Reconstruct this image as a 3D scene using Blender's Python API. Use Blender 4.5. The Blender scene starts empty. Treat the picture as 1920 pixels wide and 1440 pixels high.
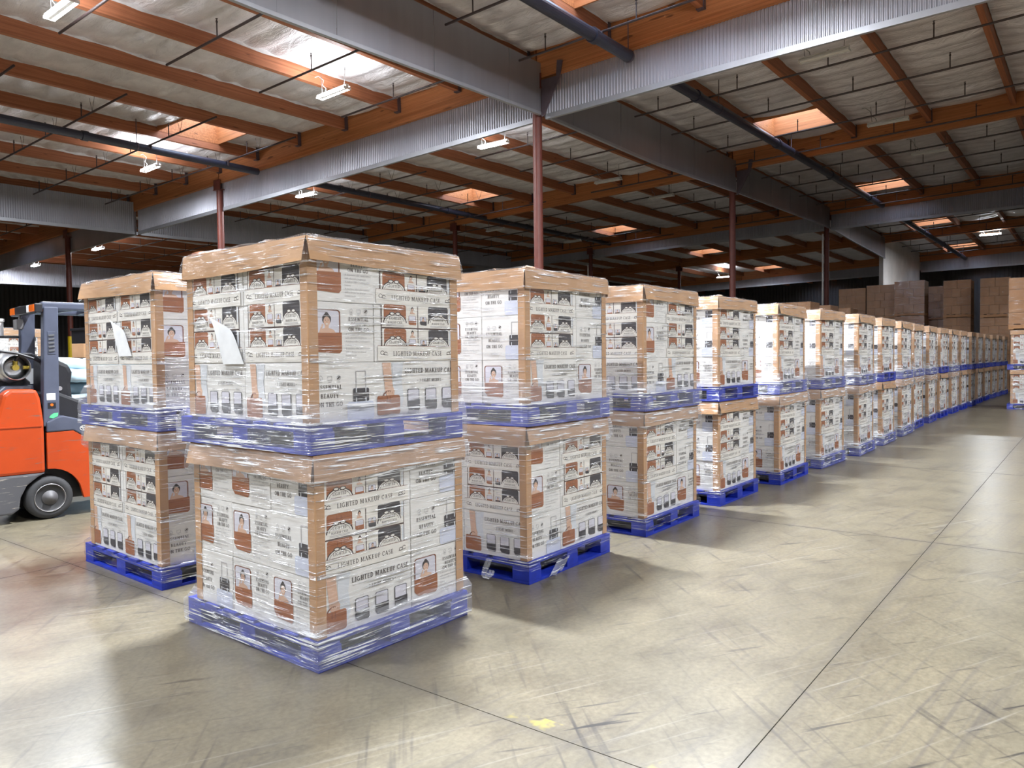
import bpy, bmesh, math, random
from mathutils import Matrix, Vector
random.seed(7)
sc = bpy.context.scene
COL = sc.collection

# ------------------------------------------------------------------ camera
# World: +x runs along the pallet row (down the aisle), +y runs away to the left, z up, metres.
CAM_H = 1.5; FPX = 1420.0; YAW = math.radians(37.7); PITCH = math.radians(1.9); ROLL = math.radians(0.7)
cam_data = bpy.data.cameras.new('camera'); cam = bpy.data.objects.new('camera', cam_data); COL.objects.link(cam)
cam_data.sensor_width = 36.0; cam_data.lens = FPX / 1920 * 36.0; cam_data.clip_end = 400; cam_data.clip_start = 0.05
_f0 = Vector((math.cos(YAW), math.sin(YAW), 0)); _r0 = Vector((math.sin(YAW), -math.cos(YAW), 0)); _z = Vector((0, 0, 1))
_fw = _f0 * math.cos(PITCH) - _z * math.sin(PITCH); _up0 = _f0 * math.sin(PITCH) + _z * math.cos(PITCH)
_rt = _r0 * math.cos(ROLL) - _up0 * math.sin(ROLL); _up = _up0 * math.cos(ROLL) + _r0 * math.sin(ROLL)
cam.matrix_world = Matrix(((_rt.x, _up.x, -_fw.x, 0), (_rt.y, _up.y, -_fw.y, 0), (_rt.z, _up.z, -_fw.z, CAM_H), (0, 0, 0, 1)))
sc.camera = cam

# ------------------------------------------------------------------ world (daylight, reaches the hall only through the skylights)
world = bpy.data.worlds.new('daylight'); sc.world = world; world.use_nodes = True
bg = world.node_tree.nodes['Background']; bg.inputs[0].default_value = (0.74, 0.86, 1.0, 1); bg.inputs[1].default_value = 4.0
sc.view_settings.view_transform = 'Standard'; sc.view_settings.look = 'None'
sc.view_settings.exposure = 1.0; sc.view_settings.gamma = 1.0; sc.view_settings.use_curve_mapping = False
sc.cycles.max_bounces = 4; sc.cycles.diffuse_bounces = 3; sc.cycles.glossy_bounces = 2; sc.cycles.transmission_bounces = 2; sc.cycles.transparent_max_bounces = 10
sc.cycles.caustics_reflective = False; sc.cycles.caustics_refractive = False; sc.cycles.sample_clamp_indirect = 4.0; sc.cycles.adaptive_threshold = 0.08
LAMP_W = 285.0        # watts of light below each lit strip light; a quarter more spills upward
LAMP = 30.0           # glow of the tubes themselves

# ------------------------------------------------------------------ mesh helpers
class MB:
    def __init__(s): s.v = []; s.f = []; s.m = []; s.smooth = False
    def face(s, pts, m=0):
        n = len(s.v); s.v += [tuple(p) for p in pts]; s.f.append(tuple(range(n, n + len(pts)))); s.m.append(m)
    def box(s, x0, y0, z0, x1, y1, z1, m=0):
        n = len(s.v)
        s.v += [(x0,y0,z0),(x1,y0,z0),(x1,y1,z0),(x0,y1,z0),(x0,y0,z1),(x1,y0,z1),(x1,y1,z1),(x0,y1,z1)]
        for q in ((0,3,2,1),(4,5,6,7),(0,1,5,4),(1,2,6,5),(2,3,7,6),(3,0,4,7)):
            s.f.append(tuple(n + i for i in q)); s.m.append(m)
        return s
    def hexa(s, p, m=0):
        n = len(s.v); s.v += [tuple(q) for q in p]
        for q in ((0,3,2,1),(4,5,6,7),(0,1,5,4),(1,2,6,5),(2,3,7,6),(3,0,4,7)):
            s.f.append(tuple(n + i for i in q)); s.m.append(m)
        return s
    def tube(s, p0, p1, r0, r1=None, n=10, m=0, cap=True):
        r1 = r0 if r1 is None else r1
        p0 = Vector(p0); p1 = Vector(p1); d = (p1 - p0).normalized()
        a = d.orthogonal().normalized(); b = d.cross(a)
        k = len(s.v)
        for p, r in ((p0, r0), (p1, r1)):
            for i in range(n):
                t = 2 * math.pi * i / n; s.v.append(tuple(p + a * (r * math.cos(t)) + b * (r * math.sin(t))))
        for i in range(n):
            j = (i + 1) % n; s.f.append((k + i, k + j, k + n + j, k + n + i)); s.m.append(m)
        if cap:
            s.f.append(tuple(k + n - 1 - i for i in range(n))); s.m.append(m)
            s.f.append(tuple(k + n + i for i in range(n))); s.m.append(m)
        return s
    def path(s, pts, r, n=6, m=0):
        pts = [Vector(p) for p in pts]
        k = len(s.v)
        for i, p in enumerate(pts):
            d = (pts[min(i + 1, len(pts) - 1)] - pts[max(i - 1, 0)]).normalized()
            a = d.cross(Vector((0.31, 0.77, 0.55))).normalized(); b = d.cross(a)
            for j in range(n):
                t = 2 * math.pi * j / n; s.v.append(tuple(p + a * (r * math.cos(t)) + b * (r * math.sin(t))))
        for i in range(len(pts) - 1):
            for j in range(n):
                j2 = (j + 1) % n
                s.f.append((k + i*n + j, k + i*n + j2, k + (i+1)*n + j2, k + (i+1)*n + j)); s.m.append(m)
        return s
    def lathe(s, prof, c, axis, n=28, m=0, mats=None):
        # prof: list of (radius, offset along axis)
        c = Vector(c); d = Vector(axis).normalized(); a = d.orthogonal().normalized(); b = d.cross(a); k = len(s.v)
        for r, o in prof:
            for i in range(n):
                t = 2 * math.pi * i / n; s.v.append(tuple(c + d * o + a * (r * math.cos(t)) + b * (r * math.sin(t))))
        for q in range(len(prof) - 1):
            for i in range(n):
                j = (i + 1) % n
                s.f.append((k + q*n + i, k + q*n + j, k + (q+1)*n + j, k + (q+1)*n + i)); s.m.append(mats[q] if mats else m)
        return s
    def prism(s, prof, y0, y1, m=0):
        # prof: (x, z) outline, extruded along y
        n = len(s.v); k = len(prof)
        s.v += [(x, y0, z) for x, z in prof] + [(x, y1, z) for x, z in prof]
        s.f.append(tuple(n + i for i in range(k))); s.m.append(m)
        s.f.append(tuple(n + k + k - 1 - i for i in range(k))); s.m.append(m)
        for i in range(k):
            j = (i + 1) % k; s.f.append((n + i, n + k + i, n + k + j, n + j)); s.m.append(m)
        return s
    def grid(s, fn, nu, nv, m=0):
        k = len(s.v)
        for j in range(nv + 1):
            for i in range(nu + 1): s.v.append(tuple(fn(i / nu, j / nv)))
        for j in range(nv):
            for i in range(nu):
                a = k + j * (nu + 1) + i; s.f.append((a, a + 1, a + nu + 2, a + nu + 1)); s.m.append(m)
        return s
    def mesh(s, name, mats, smooth=False, bevel=0.0, fixn=False):
        me = bpy.data.meshes.new(name); me.from_pydata(s.v, [], s.f)
        for mt in mats: me.materials.append(mt)
        if len(mats) > 1: me.polygons.foreach_set('material_index', s.m)
        if bevel or fixn:
            bm = bmesh.new(); bm.from_mesh(me)
            bmesh.ops.remove_doubles(bm, verts=bm.verts, dist=1e-5)
            if fixn: bmesh.ops.recalc_face_normals(bm, faces=bm.faces)
            if bevel:
                ed = [e for e in bm.edges if len(e.link_faces) == 2 and e.calc_face_angle(0) > 0.5]
                bmesh.ops.bevel(bm, geom=ed, offset=bevel, segments=2, affect='EDGES', profile=0.6, clamp_overlap=True)
            bm.to_mesh(me); bm.free()
        if smooth: me.polygons.foreach_set('use_smooth', [True] * len(me.polygons))
        me.update()
        return me

def link(name, data, parent=None, mat4=None, loc=None, rotz=0.0):
    o = bpy.data.objects.new(name, data); COL.objects.link(o)
    if parent is not None: o.parent = parent
    if mat4 is not None: o.matrix_basis = mat4
    elif loc is not None: o.location = loc; o.rotation_euler = (0, 0, rotz)
    return o
def tag(o, label, cat, group=None, kind=None):
    o['label'] = label; o['category'] = cat
    if group: o['group'] = group
    if kind: o['kind'] = kind
    return o
def thing(name, label, cat, loc=(0, 0, 0), rotz=0.0, group=None, kind=None):
    o = link(name, None, None, None, loc, rotz); o.empty_display_size = 0.2
    return tag(o, label, cat, group, kind)
ORD = ['first', 'second', 'third', 'fourth', 'fifth', 'sixth', 'seventh', 'eighth', 'ninth', 'tenth', 'eleventh', 'twelfth', 'thirteenth',
       'fourteenth', 'fifteenth', 'sixteenth', 'seventeenth', 'eighteenth', 'nineteenth', 'twentieth', 'twenty-first', 'twenty-second', 'twenty-third', 'twenty-fourth', 'twenty-fifth', 'twenty-sixth']

# ------------------------------------------------------------------ materials
def new_mat(name):
    m = bpy.data.materials.new(name); m.use_nodes = True
    nt = m.node_tree; nt.nodes.clear()
    out = nt.nodes.new('ShaderNodeOutputMaterial')
    return m, nt, out
def N(nt, typ, **kw):
    n = nt.nodes.new(typ)
    for k, v in kw.items():
        if k.startswith('i_'):
            key = k[2:].replace('_', ' ')
            n.inputs[key].default_value = v
        else: setattr(n, k, v)
    return n
def ramp(nt, src, stops, interp='LINEAR'):
    r = nt.nodes.new('ShaderNodeValToRGB'); r.color_ramp.interpolation = interp
    el = r.color_ramp.elements
    while len(el) < len(stops): el.new(0.5)
    for e, (p, c) in zip(el, stops):
        e.position = p; e.color = c if len(c) == 4 else (*c, 1)
    nt.links.new(src, r.inputs[0]); return r
def coords(nt, kind='Object', scale=(1, 1, 1), rot=(0, 0, 0), loc=(0, 0, 0)):
    if kind == 'Position':
        g = nt.nodes.new('ShaderNodeNewGeometry'); src = g.outputs['Position']
    else:
        t = nt.nodes.new('ShaderNodeTexCoord'); src = t.outputs[kind]
    mp = nt.nodes.new('ShaderNodeMapping'); mp.inputs['Scale'].default_value = scale; mp.inputs['Rotation'].default_value = rot; mp.inputs['Location'].default_value = loc
    nt.links.new(src, mp.inputs['Vector']); return mp.outputs[0]
def streak_coords(nt, rot, scale, loc=(0, 0, 0)):
    a = coords(nt, 'Position', (1, 1, 1), (0, 0, rot), loc)
    mp = nt.nodes.new('ShaderNodeMapping'); mp.inputs['Scale'].default_value = scale; nt.links.new(a, mp.inputs['Vector']); return mp.outputs[0]
def noise(nt, vec, scale=5, detail=3, rough=0.55, dist=0.0):
    n = nt.nodes.new('ShaderNodeTexNoise'); n.inputs['Scale'].default_value = scale; n.inputs['Detail'].default_value = detail
    n.inputs['Roughness'].default_value = rough; n.inputs['Distortion'].default_value = dist
    nt.links.new(vec, n.inputs['Vector']); return n.outputs['Fac']
def mixc(nt, fac, a, b, mode='MIX'):
    m = nt.nodes.new('ShaderNodeMix'); m.data_type = 'RGBA'; m.blend_type = mode
    for sock, v in ((m.inputs[0], fac), (m.inputs[6], a), (m.inputs[7], b)):
        if hasattr(v, 'links') or hasattr(v, 'is_linked'): nt.links.new(v, sock)
        else: sock.default_value = v if not isinstance(v, tuple) or len(v) == 4 else (*v, 1)
    return m.outputs[2]
def math_(nt, op, a, b=0.0, clamp=False):
    m = nt.nodes.new('ShaderNodeMath'); m.operation = op; m.use_clamp = clamp
    for i, v in enumerate((a, b)):
        if hasattr(v, 'is_linked'): nt.links.new(v, m.inputs[i])
        else: m.inputs[i].default_value = v
    return m.outputs[0]
def principled(nt, out, color=None, rough=0.5, metal=0.0, spec=0.5, bump=None, bstr=0.3, bdist=0.01):
    p = nt.nodes.new('ShaderNodeBsdfPrincipled')
    if color is not None:
        if hasattr(color, 'is_linked'): nt.links.new(color, p.inputs['Base Color'])
        else: p.inputs['Base Color'].default_value = (*color[:3], 1)
    if hasattr(rough, 'is_linked'): nt.links.new(rough, p.inputs['Roughness'])
    else: p.inputs['Roughness'].default_value = rough
    p.inputs['Metallic'].default_value = metal; p.inputs['Specular IOR Level'].default_value = spec
    if bump is not None:
        b = nt.nodes.new('ShaderNodeBump'); b.inputs['Strength'].default_value = bstr; b.inputs['Distance'].default_value = bdist
        nt.links.new(bump, b.inputs['Height']); nt.links.new(b.outputs[0], p.inputs['Normal'])
    nt.links.new(p.outputs[0], out.inputs['Surface']); return p
def paint(name, col, rough=0.5, metal=0.0, var=0.12, scale=6.0, spec=0.5, kind='Object', bstr=0.0, bscale=40):
    m, nt, out = new_mat(name)
    v = coords(nt, kind); f = noise(nt, v, scale, 4)
    a = tuple(c * (1 - var) for c in col); b = tuple(min(1, c * (1 + var)) for c in col)
    c = ramp(nt, f, [(0.3, a), (0.7, b)]).outputs[0]
    bm = noise(nt, v, bscale, 3) if bstr else None
    principled(nt, out, c, rough, metal, spec, bm, bstr, 0.004)
    return m

def mat_concrete():
    m, nt, out = new_mat('worn concrete')
    p = coords(nt, 'Position')
    big = noise(nt, p, 0.45, 3, 0.6); mid = noise(nt, p, 2.6, 4, 0.68); fine = noise(nt, p, 38, 2, 0.6)
    base = ramp(nt, big, [(0.25, (0.14, 0.122, 0.086)), (0.55, (0.195, 0.169, 0.117)), (0.8, (0.158, 0.140, 0.108))]).outputs[0]
    base = mixc(nt, 0.8, base, ramp(nt, mid, [(0.25, (0.58, 0.57, 0.58)), (0.48, (0.96, 0.96, 0.95)), (0.75, (1.2, 1.18, 1.12))]).outputs[0], 'MULTIPLY')
    base = mixc(nt, 0.6, base, ramp(nt, fine, [(0.3, (0.62, 0.61, 0.60)), (0.7, (1.18, 1.18, 1.18))]).outputs[0], 'MULTIPLY')
    # long drag streaks and tyre scuffs: stretched noise in several directions, kept to scattered patches
    pm = ramp(nt, big, [(0.38, (0.25, 0.25, 0.25)), (0.62, (1, 1, 1))]).outputs[0]
    for rot, sx, sy, lo, hi, amt, col in ((0.10, 0.8, 24, 0.52, 0.76, 0.7, (0.09, 0.08, 0.075, 1)), (-0.8, 1.3, 22, 0.60, 0.74, 0.85, (0.04, 0.036, 0.036, 1)), (0.62, 2.4, 26, 0.62, 0.72, 0.95, (0.03, 0.028, 0.028, 1)), (0.45, 0.9, 36, 0.62, 0.80, 0.5, (0.55, 0.53, 0.48, 1))):
        s = noise(nt, streak_coords(nt, rot, (sx, sy, 1), (rot * 7, 3, 0)), 1.0, 2, 0.55)
        k = math_(nt, 'MULTIPLY', ramp(nt, s, [(lo, (0, 0, 0)), (hi, (1, 1, 1))]).outputs[0], amt)
        base = mixc(nt, math_(nt, 'MULTIPLY', k, pm), base, col)
    # remains of a yellow line along one joint, and grime on the joint edges
    sep = nt.nodes.new('ShaderNodeSeparateXYZ'); nt.links.new(p, sep.inputs[0])
    near = math_(nt, 'LESS_THAN', math_(nt, 'ABSOLUTE', math_(nt, 'SUBTRACT', sep.outputs[0], 2.49)), 0.045)
    rag = ramp(nt, mid, [(0.53, (0, 0, 0)), (0.60, (1, 1, 1))]).outputs[0]
    yk = math_(nt, 'MULTIPLY', math_(nt, 'MULTIPLY', near, rag), math_(nt, 'LESS_THAN', sep.outputs[1], 2.4))
    base = mixc(nt, math_(nt, 'MULTIPLY', yk, 0.75), base, (0.50, 0.42, 0.06, 1))
    jx = math_(nt, 'ABSOLUTE', math_(nt, 'SUBTRACT', math_(nt, 'FLOORED_MODULO', math_(nt, 'ADD', sep.outputs[0], 2.165 - 2.43), 4.33), 2.165))
    jy = math_(nt, 'ABSOLUTE', math_(nt, 'SUBTRACT', math_(nt, 'FLOORED_MODULO', math_(nt, 'ADD', sep.outputs[1], 2.535 - 1.02), 5.07), 2.535))
    jk = math_(nt, 'MULTIPLY', ramp(nt, math_(nt, 'MINIMUM', jx, jy), [(0.0, (1, 1, 1)), (0.07, (0, 0, 0))]).outputs[0], ramp(nt, mid, [(0.35, (0, 0, 0)), (0.65, (1, 1, 1))]).outputs[0])
    base = mixc(nt, math_(nt, 'MULTIPLY', jk, 0.6), base, (0.07, 0.065, 0.07, 1))
    rg = ramp(nt, mid, [(0.3, (0.28, 0.28, 0.28)), (0.7, (0.33, 0.33, 0.33))]).outputs[0]
    principled(nt, out, base, rg, 0.0, 1.0, None)
    return m
def mat_wood(name, a, b, knots=True, axis='x'):
    m, nt, out = new_mat(name)
    sc_ = (0.6, 9, 9) if axis == 'x' else (9, 0.6, 9)
    v = coords(nt, 'Object', sc_); v1 = coords(nt, 'Object', (0.25, 22, 22) if axis == 'x' else (22, 0.25, 22))
    f = noise(nt, v, 1.5, 5, 0.6, 0.5); g = noise(nt, v1, 1.2, 3, 0.5)
    c = ramp(nt, f, [(0.25, a), (0.75, b)]).outputs[0]
    c = mixc(nt, 0.45, c, ramp(nt, g, [(0.35, (0.55, 0.5, 0.45)), (0.6, (1.1, 1.1, 1.1))]).outputs[0], 'MULTIPLY')
    # laminations: thin glue lines every 38 mm of height
    sep = nt.nodes.new('ShaderNodeSeparateXYZ'); nt.links.new(coords(nt, 'Object'), sep.inputs[0])
    lam = math_(nt, 'LESS_THAN', math_(nt, 'FLOORED_MODULO', sep.outputs[2], 0.076), 0.006)
    c = mixc(nt, math_(nt, 'MULTIPLY', lam, 0.4), c, (0.10, 0.04, 0.02, 1))
    if knots:
        kv = coords(nt, 'Object', (1.2, 3.5, 6) if axis == 'x' else (3.5, 1.2, 6))
        k = ramp(nt, noise(nt, kv, 1.6, 1, 0.3), [(0.73, (0, 0, 0)), (0.77, (1, 1, 1))]).outputs[0]
        c = mixc(nt, math_(nt, 'MULTIPLY', k, 0.7), c, (0.10, 0.035, 0.015, 1))
    principled(nt, out, c, 0.55, 0, 0.35)
    return m
def mat_foil():
    m, nt, out = new_mat('silver roof foil')
    v = coords(nt, 'Object', (1, 1, 1)); w = coords(nt, 'Object', (7, 1.6, 1), (0, 0, 0.2))
    a = noise(nt, w, 1.5, 5, 0.65, 0.8); b = noise(nt, v, 2.0, 3)
    c = ramp(nt, b, [(0.3, (0.70, 0.66, 0.68)), (0.7, (0.88, 0.84, 0.86))]).outputs[0]
    principled(nt, out, c, 0.42, 0.30, 0.5, a, 0.9, 0.07)
    return m
def mat_galv(name, col, rough=0.42, metal=0.35):
    m, nt, out = new_mat(name)
    p = coords(nt, 'Position', (0.5, 0.5, 0.12)); q = coords(nt, 'Position', (4, 4, 0.25))
    c = ramp(nt, noise(nt, p, 1.3, 4), [(0.3, tuple(x * 0.86 for x in col)), (0.7, tuple(min(1, x * 1.08) for x in col))]).outputs[0]
    c = mixc(nt, 0.3, c, ramp(nt, noise(nt, q, 1.5, 3), [(0.3, (0.8, 0.8, 0.8)), (0.7, (1.05, 1.05, 1.05))]).outputs[0], 'MULTIPLY')
    principled(nt, out, c, rough, metal, 0.5)
    return m
def mat_film(name='clear stretch film', haze=0.028, gloss=0.7):
    m, nt, out = new_mat(name)
    v = coords(nt, 'Object', (2.6, 2.6, 92), (0.10, -0.11, 0)); v3 = coords(nt, 'Object', (3.5, 3.5, 11), (0.3, 0.25, 0))
    n1 = noise(nt, v, 1.0, 2, 0.65, 0.0); n3 = noise(nt, v3, 1.6, 0, 0.6, 0.0)
    h = math_(nt, 'ADD', math_(nt, 'MULTIPLY', n1, 0.8), math_(nt, 'MULTIPLY', n3, 0.8))
    b = nt.nodes.new('ShaderNodeBump'); b.inputs['Strength'].default_value = 1.0; b.inputs['Distance'].default_value = 0.022
    nt.links.new(h, b.inputs['Height'])
    tr = nt.nodes.new('ShaderNodeBsdfTransparent'); tr.inputs[0].default_value = (0.98, 0.98, 0.985, 1)
    gl = nt.nodes.new('ShaderNodeBsdfGlossy'); gl.inputs['Color'].default_value = (0.95, 0.96, 1, 1); gl.inputs['Roughness'].default_value = 0.17
    nt.links.new(b.outputs[0], gl.inputs['Normal'])
    df = nt.nodes.new('ShaderNodeBsdfDiffuse'); df.inputs[0].default_value = (0.85, 0.86, 0.9, 1)
    streak = math_(nt, 'MULTIPLY', ramp(nt, n1, [(0.565, (0, 0, 0)), (0.645, (1, 1, 1))]).outputs[0], ramp(nt, n3, [(0.34, (0.1, 0.1, 0.1)), (0.60, (1, 1, 1))]).outputs[0])
    fac = math_(nt, 'ADD', 0.035, math_(nt, 'MULTIPLY', streak, gloss), True)
    m1 = nt.nodes.new('ShaderNodeMixShader'); nt.links.new(fac, m1.inputs[0]); nt.links.new(tr.outputs[0], m1.inputs[1]); nt.links.new(gl.outputs[0], m1.inputs[2])
    hz = math_(nt, 'ADD', haze, math_(nt, 'MULTIPLY', streak, haze * 11), True)  # milky film; its white diffuse streaks are painted glints, independent of the lamps
    m2 = nt.nodes.new('ShaderNodeMixShader'); nt.links.new(hz, m2.inputs[0]); nt.links.new(m1.outputs[0], m2.inputs[1]); nt.links.new(df.outputs[0], m2.inputs[2])
    nt.links.new(m2.outputs[0], out.inputs['Surface'])
    return m
def mat_cardboard(name, a, b):
    m, nt, out = new_mat(name)
    v = coords(nt, 'Object', (1, 1, 1)); w = coords(nt, 'Object', (2, 2, 40))
    c = ramp(nt, noise(nt, v, 3.0, 4), [(0.3, a), (0.7, b)]).outputs[0]
    c = mixc(nt, 0.25, c, ramp(nt, noise(nt, w, 2.0, 2), [(0.3, (0.82, 0.82, 0.82)), (0.7, (1.06, 1.06, 1.06))]).outputs[0], 'MULTIPLY')
    principled(nt, out, c, 0.7, 0, 0.25, noise(nt, v, 9, 3), 0.15, 0.004)
    return m
def mat_emit(name, col, strength):
    m, nt, out = new_mat(name)
    e = nt.nodes.new('ShaderNodeEmission'); e.inputs[0].default_value = (*col, 1); e.inputs[1].default_value = strength
    m.cycles.emission_sampling = 'NONE'
    nt.links.new(e.outputs[0], out.inputs['Surface']); return m
def mat_acrylic():
    m, nt, out = new_mat('skylight acrylic')
    t = nt.nodes.new('ShaderNodeBsdfTransparent'); t.inputs[0].default_value = (0.8, 0.88, 1, 1)
    d = nt.nodes.new('ShaderNodeBsdfTranslucent'); d.inputs[0].default_value = (0.85, 0.9, 1, 1)
    x = nt.nodes.new('ShaderNodeMixShader'); x.inputs[0].default_value = 0.5
    nt.links.new(t.outputs[0], x.inputs[1]); nt.links.new(d.outputs[0], x.inputs[2]); nt.links.new(x.outputs[0], out.inputs['Surface']); return m
def mat_worn(name, col, chip, rough=0.4):
    m, nt, out = new_mat(name)
    v = coords(nt, 'Object'); w = coords(nt, 'Object', (1.2, 3, 14))
    c = ramp(nt, noise(nt, v, 4, 3), [(0.3, tuple(x * 0.9 for x in col)), (0.7, col)]).outputs[0]
    k = ramp(nt, noise(nt, w, 3.0, 4, 0.7), [(0.60, (0, 0, 0)), (0.67, (1, 1, 1))]).outputs[0]
    c = mixc(nt, math_(nt, 'MULTIPLY', k, 0.85), c, (*chip, 1))
    principled(nt, out, c, rough, 0, 0.5); return m

M = dict(
    concrete=mat_concrete(), subfloor=paint('joint filler', (0.075, 0.068, 0.06), 0.9, kind='Position'),
    glulam=mat_wood('glulam timber', (0.43, 0.15, 0.052), (0.58, 0.235, 0.09), True, 'y'), purlin=mat_wood('purlin timber', (0.34, 0.118, 0.054), (0.46, 0.175, 0.082), True, 'x'),
    foil=mat_foil(), flange=paint('foil edge strip', (0.80, 0.77, 0.76), 0.5),
    deck=paint('roof deck', (0.12, 0.07, 0.05), 0.8), hanger=paint('steel hanger', (0.13, 0.10, 0.12), 0.5, 0.4),
    corr=mat_galv('corrugated galvanised sheet', (0.43, 0.43, 0.485)), sheet=mat_galv('flat grey sheet', (0.30, 0.30, 0.33), 0.38, 0.35), trim=mat_galv('grey edge trim', (0.40, 0.41, 0.45)),
    column=paint('red oxide column', (0.13, 0.03, 0.02), 0.5), yellow=paint('yellow guard', (0.85, 0.60, 0.02), 0.45), white=paint('white painted wall', (0.80, 0.76, 0.73), 0.7, kind='Position', scale=0.8),
    pipe=paint('black sprinkler pipe', (0.035, 0.037, 0.06), 0.38), pipe_s=paint('dark branch pipe', (0.05, 0.032, 0.032), 0.45), wire=paint('grey wire', (0.08, 0.075, 0.075), 0.6), cord=paint('pale cord', (0.30, 0.29, 0.28), 0.6),
    lampbody=paint('white enamel', (0.82, 0.80, 0.78), 0.4), tube_on=mat_emit('lit tube', (0.86, 0.93, 1.0), LAMP), tube_off=paint('unlit tube', (0.75, 0.75, 0.75), 0.3),
    acrylic=mat_acrylic(), darkwall=mat_galv('dark outer wall', (0.10, 0.095, 0.10), 0.6, 0.1),
    carton=mat_cardboard('white printed carton', (0.82, 0.795, 0.765), (0.88, 0.86, 0.835)), kraft=mat_cardboard('kraft board', (0.50, 0.29, 0.155), (0.60, 0.36, 0.20)), kraft_d=mat_cardboard('brown carton', (0.40, 0.205, 0.10), (0.50, 0.27, 0.135)),
    blue=paint('blue pallet paint', (0.012, 0.035, 0.42), 0.5, var=0.25, scale=9), film=mat_film(), hazyfilm=mat_film('layered stretch film', 0.12, 0.55), thinfilm=mat_film('thin stretch film', 0.012, 0.25), paper=paint('white paper', (0.86, 0.87, 0.90), 0.6), filmbunch=mat_film('bunched film', 0.25, 0.35),
)
INK = [paint('ink ' + n, c, 0.6, var=0.06) for n, c in (
    ('text', (0.05, 0.028, 0.022)), ('leather', (0.36, 0.12, 0.04)), ('charcoal', (0.045, 0.038, 0.042)), ('mirror', (0.72, 0.70, 0.78)), ('skin', (0.72, 0.46, 0.33)),
    ('luggage', (0.66, 0.69, 0.82)), ('grey', (0.38, 0.36, 0.37)), ('recess', (0.07, 0.035, 0.025)), ('cream', (0.86, 0.82, 0.76)), ('hair', (0.035, 0.025, 0.022)), ('leatherdark', (0.20, 0.06, 0.022)), ('pale', (0.74, 0.76, 0.80)))]
T_, LE, CH, MI, SK, LU, GR, RE, CR, HA, LD, PA = range(12)
#SECTION_STRUCTURE
# ================================================================== THE SETTING
UL = [-9.52, 2.68, 14.88, 27.08, 39.28, 51.48, 63.68, 75.88]     # timber girder lines (x)
VL = [-14.8, -2.4, 10.6, 24.2, 36.45, 48.7, 60.9]                # column lines (y)
PV0, PVS = 10.84, 2.2                                           # purlin lines (y)
X0, X1, Y0, Y1 = UL[0], UL[-1], VL[0], VL[-1]
SU, SV = 0.011, -0.028
def zr(u, v): return 8.85 + SU * (min(u, 39.28) - 14.88) + SV * (v - 10.6)

# ---- floor: separate slabs near the camera, one surface beyond
fl = tag(link('floor', MB().box(X0, Y0, -0.10, X1, Y1, -0.005).mesh('floor', [M['subfloor']])), 'worn beige concrete warehouse floor cast in slabs with open joints', 'floor', kind='structure')
SX, SY, JX, JY = 4.33, 5.07, 2.43, 1.02
slab_me = MB().box(0.0025, 0.0025, -0.0045, SX - 0.0025, SY - 0.0025, 0.0).mesh('slab', [M['concrete']])
for i in range(-2, 9):
    for j in range(-2, 5):
        link('slab', slab_me, fl, Matrix.Translation((JX + i * SX, JY + j * SY, 0)))
far = MB()
bx0, bx1, by0, by1 = JX - 2 * SX, JX + 9 * SX, JY - 2 * SY, JY + 5 * SY
for a in ((X0, Y0, bx0, Y1), (bx1, Y0, X1, Y1), (bx0, Y0, bx1, by0), (bx0, by1, bx1, Y1)): far.box(a[0], a[1], -0.0045, a[2], a[3], 0.0)
link('far_slab', far.mesh('far_slab', [M['concrete']]), fl)

# ---- outer walls (dark, far off)
def corr_wall(name, p0, p1, z0, z1, mat, pitch=0.3, amp=0.03):
    mb = MB(); d = Vector((p1[0] - p0[0], p1[1] - p0[1])); L = d.length; d /= L; n = Vector((-d.y, d.x)); k = int(L / (pitch / 4))
    off = [0, 1, 1, 0]
    def fn(a, b):
        i = round(a * k); s = a * L; o = amp * off[i % 4]; return (p0[0] + d.x * s + n.x * o, p0[1] + d.y * s + n.y * o, z0 + (z1 - z0) * b)
    mb.grid(fn, k, 1); o = link(name, mb.mesh(name, [mat])); return o
for nm, a, b, lab in (('wall_left', (X0, Y1), (X1, Y1), 'dark ribbed outer wall far behind the forklift'), ('wall_back', (X1, Y1), (X1, Y0), 'dark ribbed outer wall at the far end of the aisle'),
                      ('wall_right', (X1, Y0), (X0, Y0), 'dark ribbed outer wall on the aisle side'), ('wall_front', (X0, Y0), (X0, Y1), 'dark ribbed outer wall behind the camera')):
    tag(corr_wall(nm, a, b, -0.05, 10.2, M['darkwall']), lab, 'wall', kind='structure')

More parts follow.
